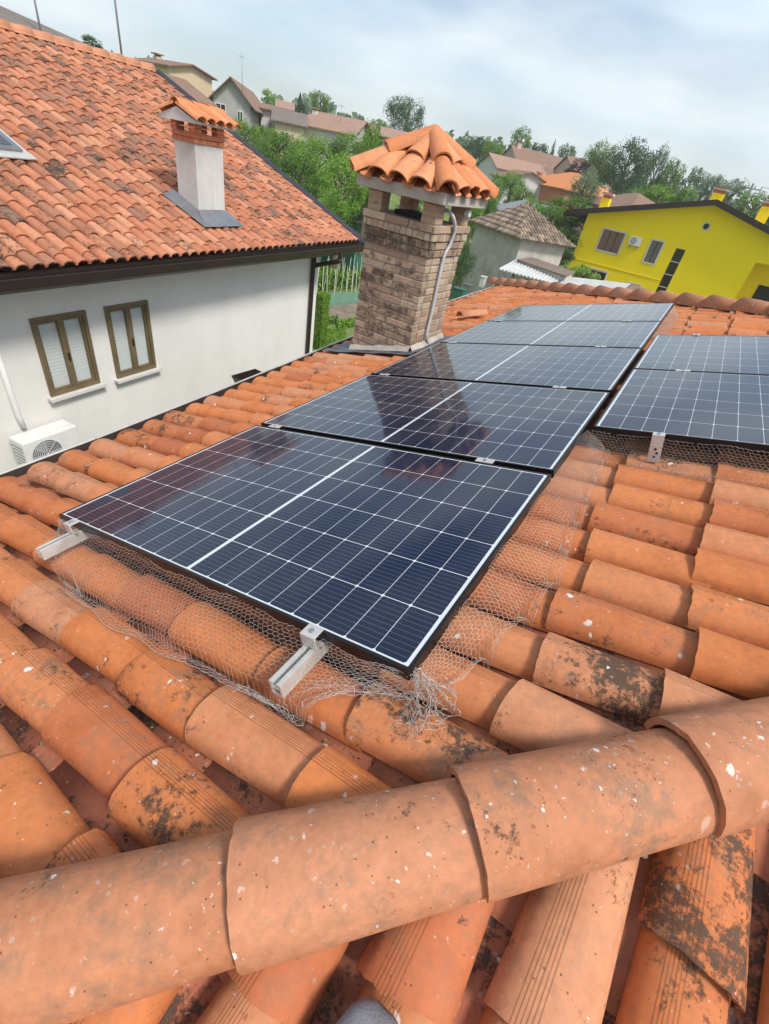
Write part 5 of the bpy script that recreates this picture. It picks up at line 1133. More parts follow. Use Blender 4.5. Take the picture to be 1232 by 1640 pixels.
oo = g.build('round_window', M_PALE, yh); g = MB(); g.add([oc_ + [0, -.012, 0]] + [oc_ + [0.175 * cos(2 * math.pi * k / n_), -.012, 0.175 * sin(2 * math.pi * k / n_)] for k in range(n_)], [(0, 1 + k, 1 + (k + 1) % n_) for k in range(n_)]); g.build('opening', M_DARK, oo)
r = MB(); r.box((xl - .02, YY - .04, yz(5.40)), (yx(0.0) - .05, YY - .003, yz(5.40) + .06)); r.build('string_course', M_YELLOW, yh)
r = MB()
r.box((xt + .0, YY - .02, 3.95), (xr, YY + .08, 4.05)); r.box((xt, YY - .02, 3.1), (xr, YY + .08, 3.2))
for i in range(28): r.tube([(xt + .07 + i * .125, YY + .03, 3.2), (xt + .07 + i * .125, YY + .03, 3.5), (xt + .07 + i * .125, YY + .03, 3.95)], [.03, .045, .03], 8)
r.build('balustrade', M_PALE, yh); r = MB(); r.box((xt + .003, YY + .0, 2.9), (xr - .003, YY + 1.79, 3.09)); r.build('balcony', M_PALE, yh)
r = MB(); r.box((xt + 1.0, YY + 1.74, 3.2), (xt + 2.2, YY + 1.79, 5.4)); r.build('balcony_door', M_DARK, yh)
r = MB(); r.tube(smooth_path([(xl - ovl - .05, YY - .45, zl_ - ovl * sl_ - .08), (xl - ovl + .1, YY - .4, zl_ - ovl * sl_ - .35), (xl - .15, YY - .1, zl_ - .85), (xl - .02, YY - .07, zl_ - 1.1)], 4), 0.05, 8); r.build('downpipe', M_DARKM, yh)
for (u, v, dy, w_, h_, st) in ((966, 335, 3.2, 0.62, 1.35, 0), (1146, 322, 3.0, 0.75, 1.1, 1), (1222, 345, 4.5, 0.7, 1.6, 2)):
    x_ = float(onplane(u, v, [0, YY + dy, 0], [0, 1, 0])[0]); z0 = zA - abs(x_ - xm) * sl_ - .3
    c_ = MB(); c_.box((x_ - w_ / 2, YY + dy - .35, z0), (x_ + w_ / 2, YY + dy + .35, z0 + h_)); k = c_.build('chimney', M_YELLOW, ro)
    c_ = MB(); zt0 = z0 + h_; c_.box((x_ - w_ / 2 + .04, YY + dy - .3, zt0), (x_ + w_ / 2 - .04, YY + dy + .3, zt0 + .2)); c_.build('chimney_head', M_RB, k)
    c_ = MB(); c_.box((x_ - w_ / 2 - .12, YY + dy - .47, zt0 + .2), (x_ + w_ / 2 + .12, YY + dy + .47, zt0 + .27)); c_.build('cap_slab', M_PALE, k)
    c_ = MB(); Pc = frame([x_ - w_ / 2 - .05, YY + dy - .5, zt0 + .27], [0, 1, 0], [1, 0, 0], [0, 0, 1])
    for i in range(4): cover_tile(c_, Pc, 0, 1.0, .08 + i * .2, .092, .09, .08, .08, 0.0, 0.0, seg=6, tone=(rng.random(), .2, 0))
    c_.build('cap_tiles', M_CAP, k)
ax = yx(-2.22)
aircon('air_conditioner', 'small white air conditioner on the yellow wall between the two upper windows', lambda V: np.array([ax, YY - .02, yz(6.60)]) + V * np.array([1, -1, 1]), 0.8, 0.55, 0.3)
anchors += [(-8, 41.6, 0.9), (8, 41.6, 0.9), (0, 50, 1.0)]
# ------------------------------------------------------------------ metal and panel roofs between the gardens
def lean_roof(name, label, px, zs_, material, corr=0.0, posts=True, wall=None, th=0.06):
    r = empty(name, label, 'shed', 'sheds and outbuildings'); Pp = [onplane(u, v, [0, 0, z], [0, 0, 1]) for (u, v), z in zip(px, zs_)]
    m_ = MB(); n = 60 if corr else 1; V = []
    for i in range(n + 1):
        f = i / n; a = Pp[0] * (1 - f) + Pp[3] * f; b = Pp[1] * (1 - f) + Pp[2] * f; dz = np.array([0, 0, corr * (1 if i % 4 in (0, 1) else 0)]); V += [a + dz, b + dz, a + dz - [0, 0, th], b + dz - [0, 0, th]]
    F = []
    for i in range(n): o = 4 * i; F += [(o, o + 4, o + 5, o + 1), (o + 2, o + 3, o + 7, o + 6), (o, o + 2, o + 6, o + 4), (o + 1, o + 5, o + 7, o + 3)]
    F += [(0, 1, 3, 2), (4 * n, 4 * n + 2, 4 * n + 3, 4 * n + 1)]
    m_.add(V, F); m_.build('roof', material, r); c0_ = sum(Pp) / 4
    if posts:
        for q in Pp:
            p_ = q * 0.94 + c0_ * 0.06; k = MB(); k.tube([[p_[0], p_[1], -0.6], [p_[0], p_[1], q[2] - th]], 0.06, 6); k.build('post', M_GREYM, r)
    if wall:
        k = MB(); Q = [q * 0.93 + c0_ * 0.07 for q in Pp]; V = [[q[0], q[1], -0.6] for q in Q] + [[q[0], q[1], q[2] - th - .002] for q in Q]; k.add(V, [(0, 1, 5, 4), (1, 2, 6, 5), (2, 3, 7, 6), (3, 0, 4, 7)]); k.build('wall', wall, r)
    return r
lean_roof('corrugated_shed', 'pale ribbed metal shed roof just beyond our far ridge, left of the plain one', [(799, 431), (827, 416), (909, 443), (889, 455)], [4.0, 4.4, 4.4, 4.0], M_CORR, corr=0.05)
lean_roof('brown_panel_shed', 'flat brown panel roof behind the pale ribbed metal shed', [(828, 415), (853, 412), (922, 435), (907, 442)], [4.5, 4.5, 4.5, 4.5], M_BROWNP, wall=M_SHEDW)
lean_roof('grey_sheet_shed', 'plain light grey sheet roof below the yellow house windows', [(891, 456), (911, 443), (1011, 454), (989, 470)], [4.2, 4.2, 4.2, 4.2], M_CORR, wall=M_SHEDW)
lean_roof('brown_tile_shed', 'small brown roof at the right end of the grey sheet roof', [(996, 470), (1012, 455), (1075, 476), (1060, 500)], [4.2, 4.5, 4.3, 3.9], M_RBR, wall=M_SHEDW)
# ------------------------------------------------------------------ garden between the houses
def gz(u, v, z=0.0): return onplane(u, v, [0, 0, z], [0, 0, 1])
st0 = None; k = 0
for row, (va, vb, n_) in enumerate([(476, 470, 9), (468, 462, 9), (456, 452, 8)]):
    for i in range(n_):
        u = 506 + i * 9.4 + rng.normal() * 1.2 + row * 3; v = va + (vb - va) * i / n_ + rng.normal() * 1.5; q = gz(u, v)
        if st0 is None:
            s_ = MB(); s_.tube([(0, 0, 0), (0.02, 0.01, 1.0), (0.03, 0.0, 2.0)], [0.028, 0.024, 0.02], 6); st0 = s_.build('garden_stake', M_STAKE); o = st0
        else: o = st0.copy(); COL.objects.link(o)
        tag(o, ['pale stake in the front row of the vegetable plot', 'pale stake in the middle row of the vegetable plot', 'pale stake in the back row of the vegetable plot'][row], 'stake', 'stakes in the vegetable plot')
        if i == 0: o['label'] = ['nearest-left stake of the plot, front row, beside the wall corner', 'leftmost stake of the middle row, beside the wall corner', 'leftmost stake of the back row, beside the wall corner'][row]
        o.location = Vector(q); o.rotation_euler = (rng.normal() * .05, rng.normal() * .05, rng.random() * 6); o.scale = (1, 1, 0.9 + rng.random() * .25)
def leafmesh(N, size, shape='round', seed=0, clumps=60):
    g = np.random.default_rng(seed); c = g.normal(size=(clumps, 3)); c /= np.linalg.norm(c, axis=1)[:, None]; rad = g.uniform(0.30, 0.92, clumps) ** 0.6; c *= rad[:, None]
    if shape == 'tall': c *= [1, 1, 1]; 
    if shape == 'box': c = g.uniform(-0.93, 0.93, (clumps, 3))
    cr = g.uniform(0.16, 0.34, clumps); 
    if shape == 'box': cr *= .5
    ct = np.clip(g.normal(0.5, 0.15, clumps), 0, 1)
    k = g.integers(0, clumps, N); d = g.normal(size=(N, 3)); d /= np.linalg.norm(d, axis=1)[:, None]; P_ = c[k] + d * (cr[k] * g.uniform(0.5, 1.08, N))[:, None]
    if shape == 'box': P_ = np.clip(g.uniform(-1, 1, (N, 3)) * 1.0, -1, 1); kk = g.integers(0, 3, N); P_[np.arange(N), kk] = np.where(g.random(N) < .5, -1, 1) * g.uniform(.8, 1.03, N); k = g.integers(0, clumps, N)
    if shape == 'conifer': 
        z = (P_[:, 2] + 1.2) / 2.4; P_[:, :2] *= np.clip(1.15 * (1 - z), 0.05, 1)[:, None]
    nrm = d + g.normal(size=(N, 3)) * 0.7; nrm[:, 2] += 0.3; nrm /= np.linalg.norm(nrm, axis=1)[:, None]
    a = np.cross(nrm, g.normal(size=(N, 3))); a /= np.linalg.norm(a, axis=1)[:, None]; b = np.cross(nrm, a); s_ = size * g.uniform(0.6, 1.3, N)[:, None]
    V = np.stack([P_ - a * s_, P_ - b * s_ * .5, P_ + a * s_, P_ + b * s_ * .5], 1).reshape(-1, 3)
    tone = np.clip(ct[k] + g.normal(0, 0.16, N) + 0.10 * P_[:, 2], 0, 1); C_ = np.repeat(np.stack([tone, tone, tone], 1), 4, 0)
    m_ = MB(); m_.add(V, [(4 * i, 4 * i + 1, 4 * i + 2, 4 * i + 3) for i in range(N)], None, C_); return m_
CROWN = {}
def crown_obj(key, material, parent):
    if key not in CROWN:
        shape, var, dens = key[0], key[1], key[2]
        N, sz, cl = (11000, 0.07, 110) if shape == 'box' else {'n': (9000, 0.036, 110), 'm': (4200, 0.055, 70), 'f': (1700, 0.085, 45)}[dens]
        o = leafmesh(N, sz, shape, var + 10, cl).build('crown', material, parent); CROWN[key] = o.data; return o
    o = bpy.data.objects.new('crown', CROWN[key]); COL.objects.link(o); o.parent = parent; return o
TREES = []
def tree(name, label, u, v, ru, rv, D, mkey, shape='round', dens='m', cat='tree', group='trees among the houses', zbase=None, depth=None):
    TREES.append((name, label, u, v, ru, rv, D, mkey, shape, dens, cat, group, zbase))
MK = {'g': M_LEAF, 'b': M_LEAFB, 'd': M_LEAFD, 'y': M_LEAFG, 'p': M_LEAFP}
GR = 'leafy grove below the hillside houses'; SK = 'trees on the skyline'; VT = 'trees among the village houses'; BT = 'tall trees behind the yellow house'
for a in [
 ('leafy_tree', 'green tree where the left roof verge starts to show the grove', 392, 224, 32, 24, 50, 'g', 'round', 'n', 'tree', GR),
 ('leafy_tree', 'small bright tree under the grey barn wall', 430, 224, 24, 17, 56, 'b', 'round', 'm', 'tree', GR),
 ('leafy_tree', 'broad green tree below the cream cottage with grey roof', 448, 248, 40, 28, 46, 'g', 'round', 'n', 'tree', GR),
 ('leafy_tree', 'bright green tree directly below the white farmhouse', 505, 256, 40, 30, 43, 'b', 'round', 'n', 'tree', GR),
 ('leafy_tree', 'green tree touching the left tip of the brick chimney cap', 560, 254, 38, 32, 42, 'g', 'round', 'n', 'tree', GR),
 ('leafy_tree', 'dense tree low in the grove against the left roof verge', 482, 285, 40, 36, 37, 'g', 'round', 'n', 'tree', GR),
 ('leafy_tree', 'bushy bright tree left of the brick chimney posts', 548, 300, 40, 42, 34, 'b', 'round', 'n', 'tree', GR),
 ('dark_shrub', 'dark shrub mass above the green box', 570, 336, 46, 24, 39, 'd', 'round', 'n', 'shrub', GR),
 ('leafy_tree', 'tree half hidden behind the left side of the brick chimney', 592, 275, 26, 50, 37, 'g', 'round', 'n', 'tree', GR),
 ('leafy_tree', 'bright tree between the white farmhouse end and the chimney cap', 592, 218, 26, 18, 66, 'b', 'round', 'm', 'tree', GR),
 ('dark_conifer', 'small dark conifer on the skyline above the grey-roofed cottage', 481, 167, 11, 14, 110, 'd', 'conifer', 'f', 'tree', SK),
 ('leafy_tree', 'tree with spiky top on the skyline above the white farmhouse', 514, 167, 16, 16, 110, 'g', 'round', 'm', 'tree', SK),
 ('round_tree', 'large dark round tree on the skyline left above the chimney cap', 648, 187, 31, 24, 120, 'd', 'round', 'n', 'tree', SK),
 ('leafy_tree', 'small tree at the left foot of the large dark round skyline tree', 606, 203, 14, 11, 115, 'g', 'round', 'f', 'tree', SK),
 ('leafy_tree', 'small round tree on the far hill behind the cream hillside house', 304, 127, 9, 8, 130, 'd', 'round', 'f', 'tree', SK),
 ('leafy_tree', 'small bright tree on the skyline left of the small reddish house', 430, 155, 12, 10, 130, 'b', 'round', 'f', 'tree', SK),
 ('leafy_tree', 'tree beside the antenna at the ridge of the grey-roofed house', 148, 70, 16, 10, 60, 'd', 'round', 'f', 'tree', SK),
 ('dark_tree', 'dark tree just right of the chimney cap on the skyline', 766, 236, 20, 13, 115, 'd', 'round', 'm', 'tree', SK),
 ('leafy_tree', 'bright tree right above the white gabled house', 790, 244, 18, 13, 108, 'b', 'round', 'm', 'tree', SK),
 ('tall_tree', 'tall airy tree above the pink gabled house on the skyline', 834, 228, 18, 19, 135, 'g', 'round', 'm', 'tree', SK),
 ('dark_tree', 'low dark trees to the right of the tall airy skyline tree', 864, 243, 17, 11, 135, 'd', 'round', 'f', 'tree', SK),
 ('slender_tree', 'single slender grey tree leaning on the skyline', 885, 241, 5, 15, 130, 'y', 'conifer', 'f', 'tree', SK),
 ('pale_tree', 'pale airy tree on the skyline above the brown gabled house', 908, 246, 14, 12, 130, 'y', 'round', 'f', 'tree', SK),
 ('purple_tree', 'dark purple-leaved tree right of the orange roof', 926, 276, 20, 17, 84, 'p', 'round', 'm', 'tree', VT),
 ('leafy_tree', 'bright tree in front of the cream farmhouse, right of the cap', 818, 300, 22, 20, 58, 'b', 'round', 'n', 'tree', VT),
 ('leafy_tree', 'bright round tree below the orange-roofed brick house', 838, 320, 19, 17, 54, 'g', 'round', 'n', 'tree', VT),
 ('leafy_tree', 'bright green tree tight against the right side of the chimney posts', 764, 328, 16, 26, 46, 'b', 'round', 'm', 'tree', VT),
 ('leafy_tree', 'green tree between chimney posts and blue-grey shed roof', 785, 316, 15, 30, 48, 'g', 'round', 'm', 'tree', VT),
 ('leafy_tree', 'green tree right below the brick wall of the orange-roofed house', 895, 328, 18, 11, 56, 'g', 'round', 'm', 'tree', VT),
 ('leafy_tree', 'broad loose green tree above the pyramid tile roof', 878, 350, 34, 18, 46, 'g', 'round', 'n', 'tree', VT),
 ('leafy_tree', 'bright small tree at the tip of the pyramid tile roof', 852, 338, 18, 16, 47, 'b', 'round', 'm', 'tree', VT),
 ('pale_tree', 'pale grey-green tree with open branches below the purple tree', 935, 305, 24, 24, 62, 'y', 'round', 'n', 'tree', VT),
 ('leafy_tree', 'green tree just left of the yellow house roof tip', 925, 338, 26, 18, 50, 'g', 'round', 'm', 'tree', VT),
 ('pale_tree', 'small pale tree on the right of the purple tree', 948, 280, 10, 12, 72, 'y', 'round', 'f', 'tree', VT),
 ('tall_tree', 'broad tall dark green tree first in the row behind the yellow house', 960, 266, 28, 30, 96, 'g', 'round', 'n', 'tree', BT),
 ('tall_tree', 'largest grey-green tree of the row behind the yellow house', 1003, 272, 36, 36, 92, 'd', 'round', 'n', 'tree', BT),
 ('tall_tree', 'narrow tall tree right of the largest one in the row', 1044, 284, 16, 38, 94, 'd', 'round', 'n', 'tree', BT),
 ('tall_tree', 'pair-like narrow green tree in the middle of the row', 1072, 292, 16, 30, 96, 'g', 'round', 'm', 'tree', BT),
 ('pale_tree', 'pale rounded tree left of the middle yellow chimney', 1102, 302, 22, 26, 100, 'y', 'round', 'm', 'tree', BT),
 ('pale_tree', 'pale tree directly behind the middle yellow chimney', 1138, 306, 20, 22, 104, 'y', 'round', 'm', 'tree', BT),
 ('leafy_tree', 'low green tree above the left slope of the yellow house roof', 1010, 322, 30, 16, 66, 'g', 'round', 'm', 'tree', BT),
 ('leafy_tree', 'bright low tree above the middle of the yellow house roof', 1052, 316, 26, 14, 68, 'b', 'round', 'm', 'tree', BT),
 ('leafy_tree', 'low green tree left of the middle yellow chimney foot', 1096, 318, 26, 14, 70, 'g', 'round', 'm', 'tree', BT),
 ('pale_tree', 'pale tree right of the middle yellow chimney', 1172, 316, 22, 22, 96, 'y', 'round', 'm', 'tree', BT),
 ('leafy_tree', 'green tree at the right edge above the yellow roof', 1205, 334, 28, 22, 84, 'g', 'round', 'm', 'tree', BT),
 ('leafy_tree', 'green tree cut by the right edge of the photo', 1240, 344, 26, 26, 80, 'd', 'round', 'm', 'tree', BT),
 ('flowering_bush', 'dark round bush with white blossoms at the left wall of the plastered outbuilding', 741, 420, 22, 24, 33, 'd', 'round', 'n', 'bush', 'bushes near the outbuilding'),
 ('vine_arbour', 'bright leafy pergola mass right of the plastered outbuilding', 908, 385, 28, 13, 44, 'b', 'round', 'n', 'bush', 'bushes near the outbuilding'),
 ('round_bush', 'small round green bush below the leafy pergola', 869, 403, 12, 12, 38, 'g', 'round', 'm', 'bush', 'bushes near the outbuilding'),
 ('dark_bush', 'dark undergrowth under the leafy pergola', 900, 404, 22, 14, 43, 'd', 'round', 'm', 'bush', 'bushes near the outbuilding'),
 ('grass_bush', 'low green shrub at the foot of the yellow house beside the grey sheet roof', 935, 441, 24, 9, 37, 'b', 'round', 'm', 'bush', 'bushes near the outbuilding'),
 ('clipped_hedge', 'narrow clipped bright hedge at the corner of the left house', 514, 515, 9, 38, 17, 'b', 'box', 'n', 'hedge', None, -0.2),
]: tree(*a)
for (name, label, u, v, ru, rv, D, mk, shape, dens, cat, group, zb) in TREES:
    c = at(u, v, D); ppm = pxm(u, v, D); R_ = ru / ppm * 1.05; Rz = rv / ppm * 1.1
    r = bpy.data.objects.new(name, None); COL.objects.link(r); r.empty_display_size = .2; PLACED.add(r.name); tag(r, label, cat, group)
    Rh = max(Rz, R_ * .6) if shape != 'box' else Rz
    tall = {'tree': 2.2, 'bush': 0.05, 'shrub': 0.1, 'hedge': 0.0}[cat]; zg = c[2] - Rh - tall * (1 if D < 70 else 1.6)
    if cat == 'tree': zg = min(zg, 2.0 if D < 70 and group != GR else zg)
    r.location = (c[0], c[1], zg)
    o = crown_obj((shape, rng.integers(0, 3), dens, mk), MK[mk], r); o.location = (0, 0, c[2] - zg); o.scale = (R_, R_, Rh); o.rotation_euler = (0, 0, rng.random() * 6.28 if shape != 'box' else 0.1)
    if cat == 'hedge': o.scale = (R_ * 0.85, 0.22, Rz)
    t_ = MB(); H_ = c[2] - zg; b0 = 0.10 * R_ + 0.04; lean = rng.normal(size=2) * .08 * R_
    t_.tube([(0, 0, -0.5), (lean[0] * .5, lean[1] * .5, H_ * .5), (lean[0], lean[1], H_), (lean[0] * 1.3, 0, H_ + Rh * .5)], [b0, b0 * .75, b0 * .5, b0 * .15], 6)
    for k in range(6):
        a = k * 1.05 + rng.random(); z0 = H_ - Rh * .5 + k * Rh * .12; t_.tube([(lean[0] * .7, lean[1] * .7, z0), (R_ * .45 * cos(a), R_ * .45 * sin(a), z0 + Rh * .35), (R_ * .8 * cos(a), R_ * .8 * sin(a), z0 + Rh * .6)], [b0 * .4, b0 * .22, b0 * .06], 5)
    t_.build('trunk', M_BARK, r)
    anchors.append((c[0], c[1], zg + 0.1))
# blossoms on the bush
# ------------------------------------------------------------------ vegetable rows, nets, green box
def leaf_patch(name, label, pts, n, size, h, material, kind='stuff'):
    m_ = MB(); a, b, c, d = [np.array(q, float) for q in pts]; V = []; F = []; C_ = []
    for i in range(n):
        x, y = rng.random(2); q = (a * (1 - x) + b * x) * (1 - y) + (d * (1 - x) + c * x) * y + [0, 0, rng.random() * h]
        u_ = rng.normal(size=3); u_ /= np.linalg.norm(u_); w_ = np.cross(u_, rng.normal(size=3)); w_ /= np.linalg.norm(w_); s_ = size * rng.uniform(.6, 1.4); k = len(V)
        V += [q - u_ * s_, q - w_ * s_ * .5, q + u_ * s_, q + w_ * s_ * .5]; F.append((k, k + 1, k + 2, k + 3)); tt_ = np.clip(rng.normal(.5, .22), 0, 1); C_ += [(tt_,) * 3] * 4
    m_.add(V, F, None, np.array(C_)); o = m_.build(name, material); tag(o, label, 'plants', None, kind); return o
leaf_patch('vegetable_row', 'row of bright leafy vegetables in the garden bed left of the brick chimney', [gz(541, 528), gz(579, 521), gz(579, 514), gz(541, 520)], 1500, 0.09, 0.28, M_LEAFB)
leaf_patch('crop_rows', 'yellow-green crops growing between the pale stakes', [gz(500, 470), gz(592, 460), gz(592, 436), gz(500, 446)], 5200, 0.13, 1.15, M_LEAFB)
leaf_patch('low_weeds', 'low green weeds along the soil bank by the hedge', [gz(519, 520), gz(541, 518), gz(541, 510), gz(519, 513)], 700, 0.08, 0.2, M_LEAF)
leaf_patch('lawn', 'short lawn strip between the hedge and the vegetable bed', [gz(512, 560), gz(560, 552), gz(552, 528), gz(516, 524)], 4000, 0.045, 0.05, M_LEAFB)
def vnet(name, label, A, B, z0, z1, cat='garden net'):
    m_ = MB(); a, b = np.array(A, float), np.array(B, float); n = 24; V = []
    for i in range(n + 1): q = a + (b - a) * i / n; V += [(q[0], q[1], z0), (q[0] + .05 * sin(i * 1.3), q[1], z1 + 0.05 * sin(i * 2.1))]
    m_.add(V, [(2 * i, 2 * i + 2, 2 * i + 3, 2 * i + 1) for i in range(n)]); o = m_.build(name, M_NETT, None); tag(o, label, cat, 'green nets in the vegetable garden'); s = o.modifiers.new('thick', 'SOLIDIFY'); s.thickness = 0.012; return o
M_NETT = mat('translucent_green_net'); t = NT(M_NETT); tb_ = t.n('BsdfTransparent'); ms = t.n('MixShader', i0=0.55); t.out(Base_Color=(0.16, 0.34, 0.27), Roughness=0.9)
t.t.links.new(tb_.outputs[0], ms.inputs[1]); t.t.links.new(t.b.outputs[0], ms.inputs[2]); t.t.links.new(ms.outputs[0], t.t.nodes['Material Output'].inputs[0])
vnet('garden_net', 'low green mesh fence at the foot of the stakes', gz(500, 493), gz(590, 486), 0.0, 0.8)
vnet('garden_net', 'tall blue-green net behind the staked crops under the house gutter', gz(490, 440), gz(596, 432), 0.0, 1.7)
sb = MB(); q = [gz(505, 522), gz(600, 512), gz(600, 484), gz(505, 492)]; sb.add([p + [0, 0, 0.03] for p in q], [(0, 1, 2, 3)]); sb.build('soil_bed', M_SOIL)['kind'] = 'structure'
gb = empty('green_box_shed', 'dark green metal box shed with cream flat top behind the gutter of the left house', 'shed', 'sheds and outbuildings')
g0 = at(569, 398, 38); zt_ = at(569, 356, 38)[2]; dA = at(531, 392, 40) - g0; dA[2] = 0; dB = np.array([-dA[1], dA[0], 0]); dB = dB if dB @ (g0 - CAM) > 0 else -dB; dA /= np.linalg.norm(dA); dB /= np.linalg.norm(dB)
PG = lambda V: np.array([g0[0], g0[1], 0]) + np.outer(V[:, 0], dA) + np.outer(V[:, 1], dB) + np.outer(V[:, 2], [0, 0, 1.0])
m_ = MB(); m_.box((0, 0, -0.5), (3.6, 2.4, zt_), PG); 
for i in range(12): m_.box((0.15 + i * 0.29, -0.03, -0.4), (0.27 + i * 0.29, -0.001, zt_ - 0.05), PG)
m_.build('wall', M_GREENM, gb); m_ = MB(); m_.box((-0.15, -0.15, zt_ + .001), (3.75, 2.55, zt_ + 0.10), PG); m_.build('roof', M_CREAM, gb, bevel=0.01)
# garden clutter beside the outbuilding
for (nm, lab, u, v, D, sx, sy, sz, mt_) in [('plastic_crate', 'pale crate in the yard at the foot of the plastered outbuilding', 750, 456, 31, .5, .4, .3, M_GREYM), ('water_tank', 'white plastic tank standing against the stained outbuilding wall', 773, 452, 33, .32, .32, .6, M_WHITEP), ('garden_bench', 'grey-green low cabinet in the yard beside the flowering bush', 736, 466, 29, .7, .45, .4, M_GREENM)]:
    q = at(u, v, D); r = empty(nm, lab, nm.replace('_', ' '), 'yard clutter by the outbuilding'); m_ = MB(); z0 = q[2] - .3
    m_.box((q[0] - sx / 2, q[1] - sy / 2, z0), (q[0] + sx / 2, q[1] + sy / 2, z0 + sz)); m_.build('body', mt_, r, bevel=0.04); m_ = MB(); m_.box((q[0] - sx / 2 - .03, q[1] - sy / 2 - .03, z0 + sz + .002), (q[0] + sx / 2 + .03, q[1] + sy / 2 + .03, z0 + sz + .05)); m_.build('lid', mt_, r, bevel=0.015); anchors.append((q[0], q[1], z0))
# power pole far right
pp = empty('power_pole', 'distant power pole with wires above the trees at the right edge', 'power pole'); q = at(1203, 302, 95); m_ = MB(); m_.tube([(q[0], q[1], 1), (q[0], q[1], q[2] + .6)], 0.14, 8); m_.build('pole', M_STEEL, pp)
m_ = MB(); m_.tube([q + [-1.3, 0, 0], q + [1.3, 0, 0.0]], 0.09, 6); m_.tube([q + [-1.0, 0, -.8], q + [1.0, 0, -.8]], 0.09, 6)
for i in range(4): m_.tube([q + [-1.2 + i * .8, 0, .05], q + [-1.2 + i * .8, 0, .4]], .08, 6)
m_.build('crossarm', M_STEEL, pp); m_ = MB()
for dz in (.35, -.7):
    pts = [q + np.array([1.2, 0, dz]) + np.array([14.0, -4, 2.6]) * f + np.array([0, 0, -3.0 * f * (1 - f)]) for f in np.linspace(0, 1, 10)]; m_.tube(pts, 0.03, 4)
m_.build('wire', M_STEEL, pp)
# ------------------------------------------------------------------ ground
A_ = np.array(anchors)
def ground_z(x, y):
    d2_ = (A_[:, 0] - x) ** 2 + (A_[:, 1] - y) ** 2 + 9.0; w_ = 1 / d2_ ** 1.6; base = float((w_ * A_[:, 2]).sum() / w_.sum())
    r_ = math.hypot(x - CAM[0], y - CAM[1]); near_ = min(max((r_ - 38) / 14, 0), 1); near_ = near_ * near_ * (3 - 2 * near_); base = base * near_ - 0.02; f = min(max((r_ - 170) / 200, 0), 1); az = math.atan2(y, x); hill = 14 * math.exp(-((az - 2.25) / 0.30) ** 2) + 3
    return base * (1 - f) + hill * f
m_ = MB(); rad = [0] + [3 * 1.085 ** k for k in range(60)]; V = []; n_ = 120
for r_ in rad:
    for k in range(n_): t = 2 * math.pi * k / n_; x, y = r_ * cos(t), r_ * sin(t) + 8; V.append((x, y, ground_z(x, y)))
m_.add(V, [(i * n_ + k, i * n_ + (k + 1) % n_, (i + 1) * n_ + (k + 1) % n_, (i + 1) * n_ + k) for i in range(1, len(rad) - 1) for k in range(n_)] + [tuple(n_ + k for k in range(n_))]); go = m_.build('ground', M_GRASS, smooth=True); go['kind'] = 'structure'
# far-off woods reading as one mass along the horizon
m_ = MB(); V = []; F = []; C_ = []; g = np.random.default_rng(3)
for i in range(26000):
    az = g.uniform(0.9, 2.9); cl = math.floor(az * 60); hsh = ((cl * 7919) % 97) / 97.0; D = 150 + 60 * g.random() + 30 * hsh; x, y = D * cos(az), D * sin(az); zz = ground_z(x, y); top = 5.5 + 5 * hsh + 2 * math.sin(az * 23)
    q = np.array([x, y, zz + g.random() ** .8 * top]); u_ = g.normal(size=3); u_ /= np.linalg.norm(u_); w_ = np.cross(u_, g.normal(size=3)); w_ /= np.linalg.norm(w_); s_ = g.uniform(.6, 1.5); k = len(V)
    V += [q - u_ * s_, q - w_ * s_ * .7, q + u_ * s_, q + w_ * s_ * .7]; F.append((k, k + 1, k + 2, k + 3)); tt_ = np.clip(g.normal(.45 + .25 * hsh, .15), 0, 1); C_ += [(tt_,) * 3] * 4
m_.add(V, F, None, np.array(C_)); tag(m_.build('distant_woods', M_LEAFG), 'far-off belt of woods along the horizon behind the village', 'woods', None, 'stuff')
# nearer undergrowth that fills the gardens between the houses
m_ = MB(); V = []; F = []; C_ = []
for i in range(30000):
    az = g.uniform(1.25, 2.75); D = g.uniform(44, 120); cx_ = math.sin(az * 40) * math.cos(D * .35)
    if cx_ < 0.05: continue
    x, y = 1.8 + D * cos(az), -.7 + D * sin(az)
    if -10 < x < 12 and 35 < y < 56: continue
    zz = ground_z(x, y); q = np.array([x, y, zz + g.random() * (1.0 + 2.2 * cx_)]); u_ = g.normal(size=3); u_ /= np.linalg.norm(u_); w_ = np.cross(u_, g.normal(size=3)); w_ /= np.linalg.norm(w_); s_ = g.uniform(.16, .42); k = len(V)
    V += [q - u_ * s_, q - w_ * s_ * .6, q + u_ * s_, q + w_ * s_ * .6]; F.append((k, k + 1, k + 2, k + 3)); tt_ = np.clip(g.normal(.5, .2), 0, 1); C_ += [(tt_,) * 3] * 4
m_.add(V, F, None, np.array(C_)); tag(m_.build('undergrowth', M_LEAF), 'shrubby undergrowth filling the gardens between the village houses', 'undergrowth', None, 'stuff')
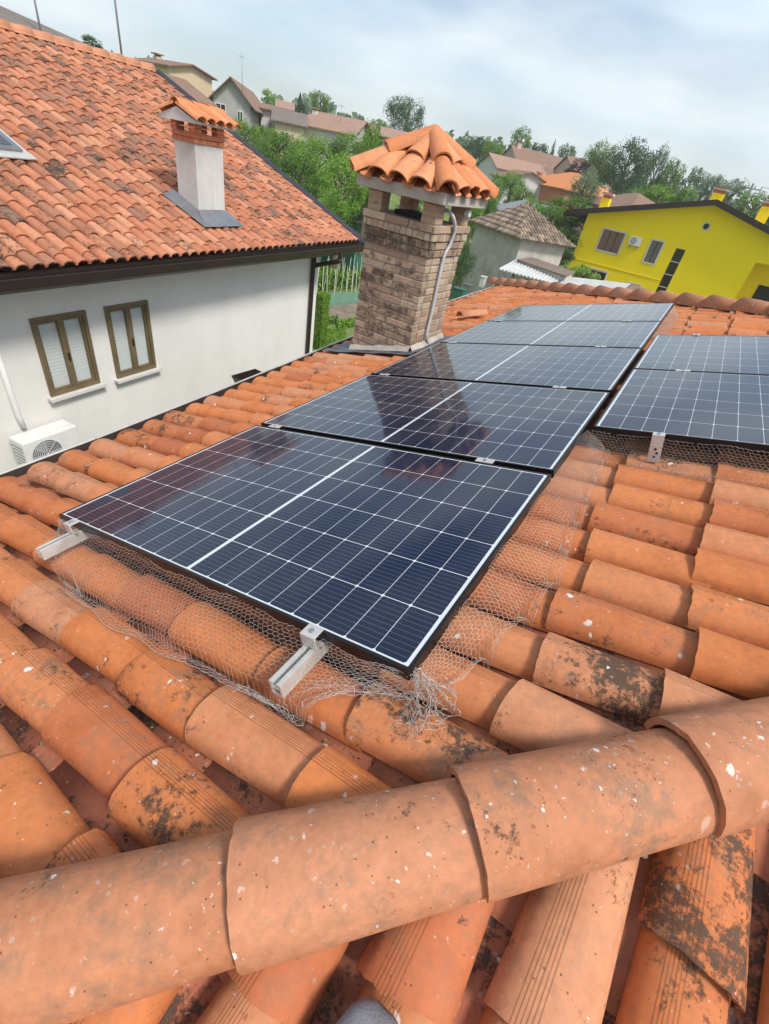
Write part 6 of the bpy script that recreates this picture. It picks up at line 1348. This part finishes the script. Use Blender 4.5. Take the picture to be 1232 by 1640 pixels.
# ------------------------------------------------------------------ the grey shoe tip at the bottom edge
sh = empty('grey_shoe', 'tip of a grey suede shoe on the tiles at the bottom edge', 'shoe')
q = np.array([1.915, -0.515, 0]); q[2] = zn(-0.515, 0.085)
PSH = frame(q, [0, -0.9513, -0.3082], [1, 0, 0], [0, -0.3082, 0.9513])
def loft(mb, secs, n=20, flat=0.0):
    V = []
    for (s, w, z0, z1) in secs:
        for k in range(n):
            a = 2 * math.pi * k / n; cz_ = (z0 + z1) / 2; V.append((s, w * math.copysign(abs(cos(a)) ** .8, cos(a)), cz_ + (z1 - z0) / 2 * math.copysign(abs(sin(a)) ** (.8), sin(a))))
    m0 = len(secs); F = [(i * n + k, i * n + (k + 1) % n, (i + 1) * n + (k + 1) % n, (i + 1) * n + k) for i in range(m0 - 1) for k in range(n)] + [tuple(range(n))[::-1], tuple((m0 - 1) * n + k for k in range(n))]
    mb.add(PSH(np.array(V)), F)
m_ = MB(); loft(m_, [(-0.040, .020, .004, .030), (-0.034, .036, .004, .042), (-0.018, .050, .004, .052), (0.01, .058, .004, .062), (.05, .058, .004, .068), (.09, .050, .012, .080), (.13, .038, .012, .10), (.19, .035, .012, .11), (.24, .032, .012, .105), (.255, .02, .02, .09)]); m_.build('upper', M_SHOE, sh, smooth=True)
m_ = MB(); loft(m_, [(-0.036, .014, 0, .006), (-0.030, .028, 0, .0065), (-0.014, .040, 0, .0065), (0.01, .048, 0, .0065), (.06, .050, 0, .0065), (.14, .040, 0, .0125), (.22, .037, 0, .0125), (.26, .026, 0, .0125)]); m_.build('sole', M_DARKM, sh, smooth=True)
# ------------------------------------------------------------------ haze
m_ = MB(); m_.box((-420, -410, -3), (420, 425, 31)); hz = m_.build('haze', mat('haze_air')); hz['kind'] = 'stuff'
nt = hz.data.materials[0].node_tree; nt.nodes.clear(); pv = nt.nodes.new('ShaderNodeVolumePrincipled'); pv.inputs['Color'].default_value = (0.97, 0.985, 1.0, 1); pv.inputs['Density'].default_value = 0.0007; pv.inputs['Anisotropy'].default_value = 0.2
oo_ = nt.nodes.new('ShaderNodeOutputMaterial'); nt.links.new(pv.outputs[0], oo_.inputs['Volume'])
# ------------------------------------------------------------------ roots
for r in [o for o in list(COL.objects) if o.type == 'EMPTY' and o.parent is None and o.name not in PLACED]:
    lo = np.array([1e9] * 3); hi = -lo
    for c in r.children:
        if c.type == 'MESH' and len(c.data.vertices):
            k = len(c.data.vertices); a = np.zeros(k * 3, np.float32); c.data.vertices.foreach_get('co', a); a = a.reshape(-1, 3); lo = np.minimum(lo, a.min(0)); hi = np.maximum(hi, a.max(0))
    L = Vector(((lo[0] + hi[0]) / 2, (lo[1] + hi[1]) / 2, lo[2])); r.location = L
    for c in r.children: c.location = c.location - L
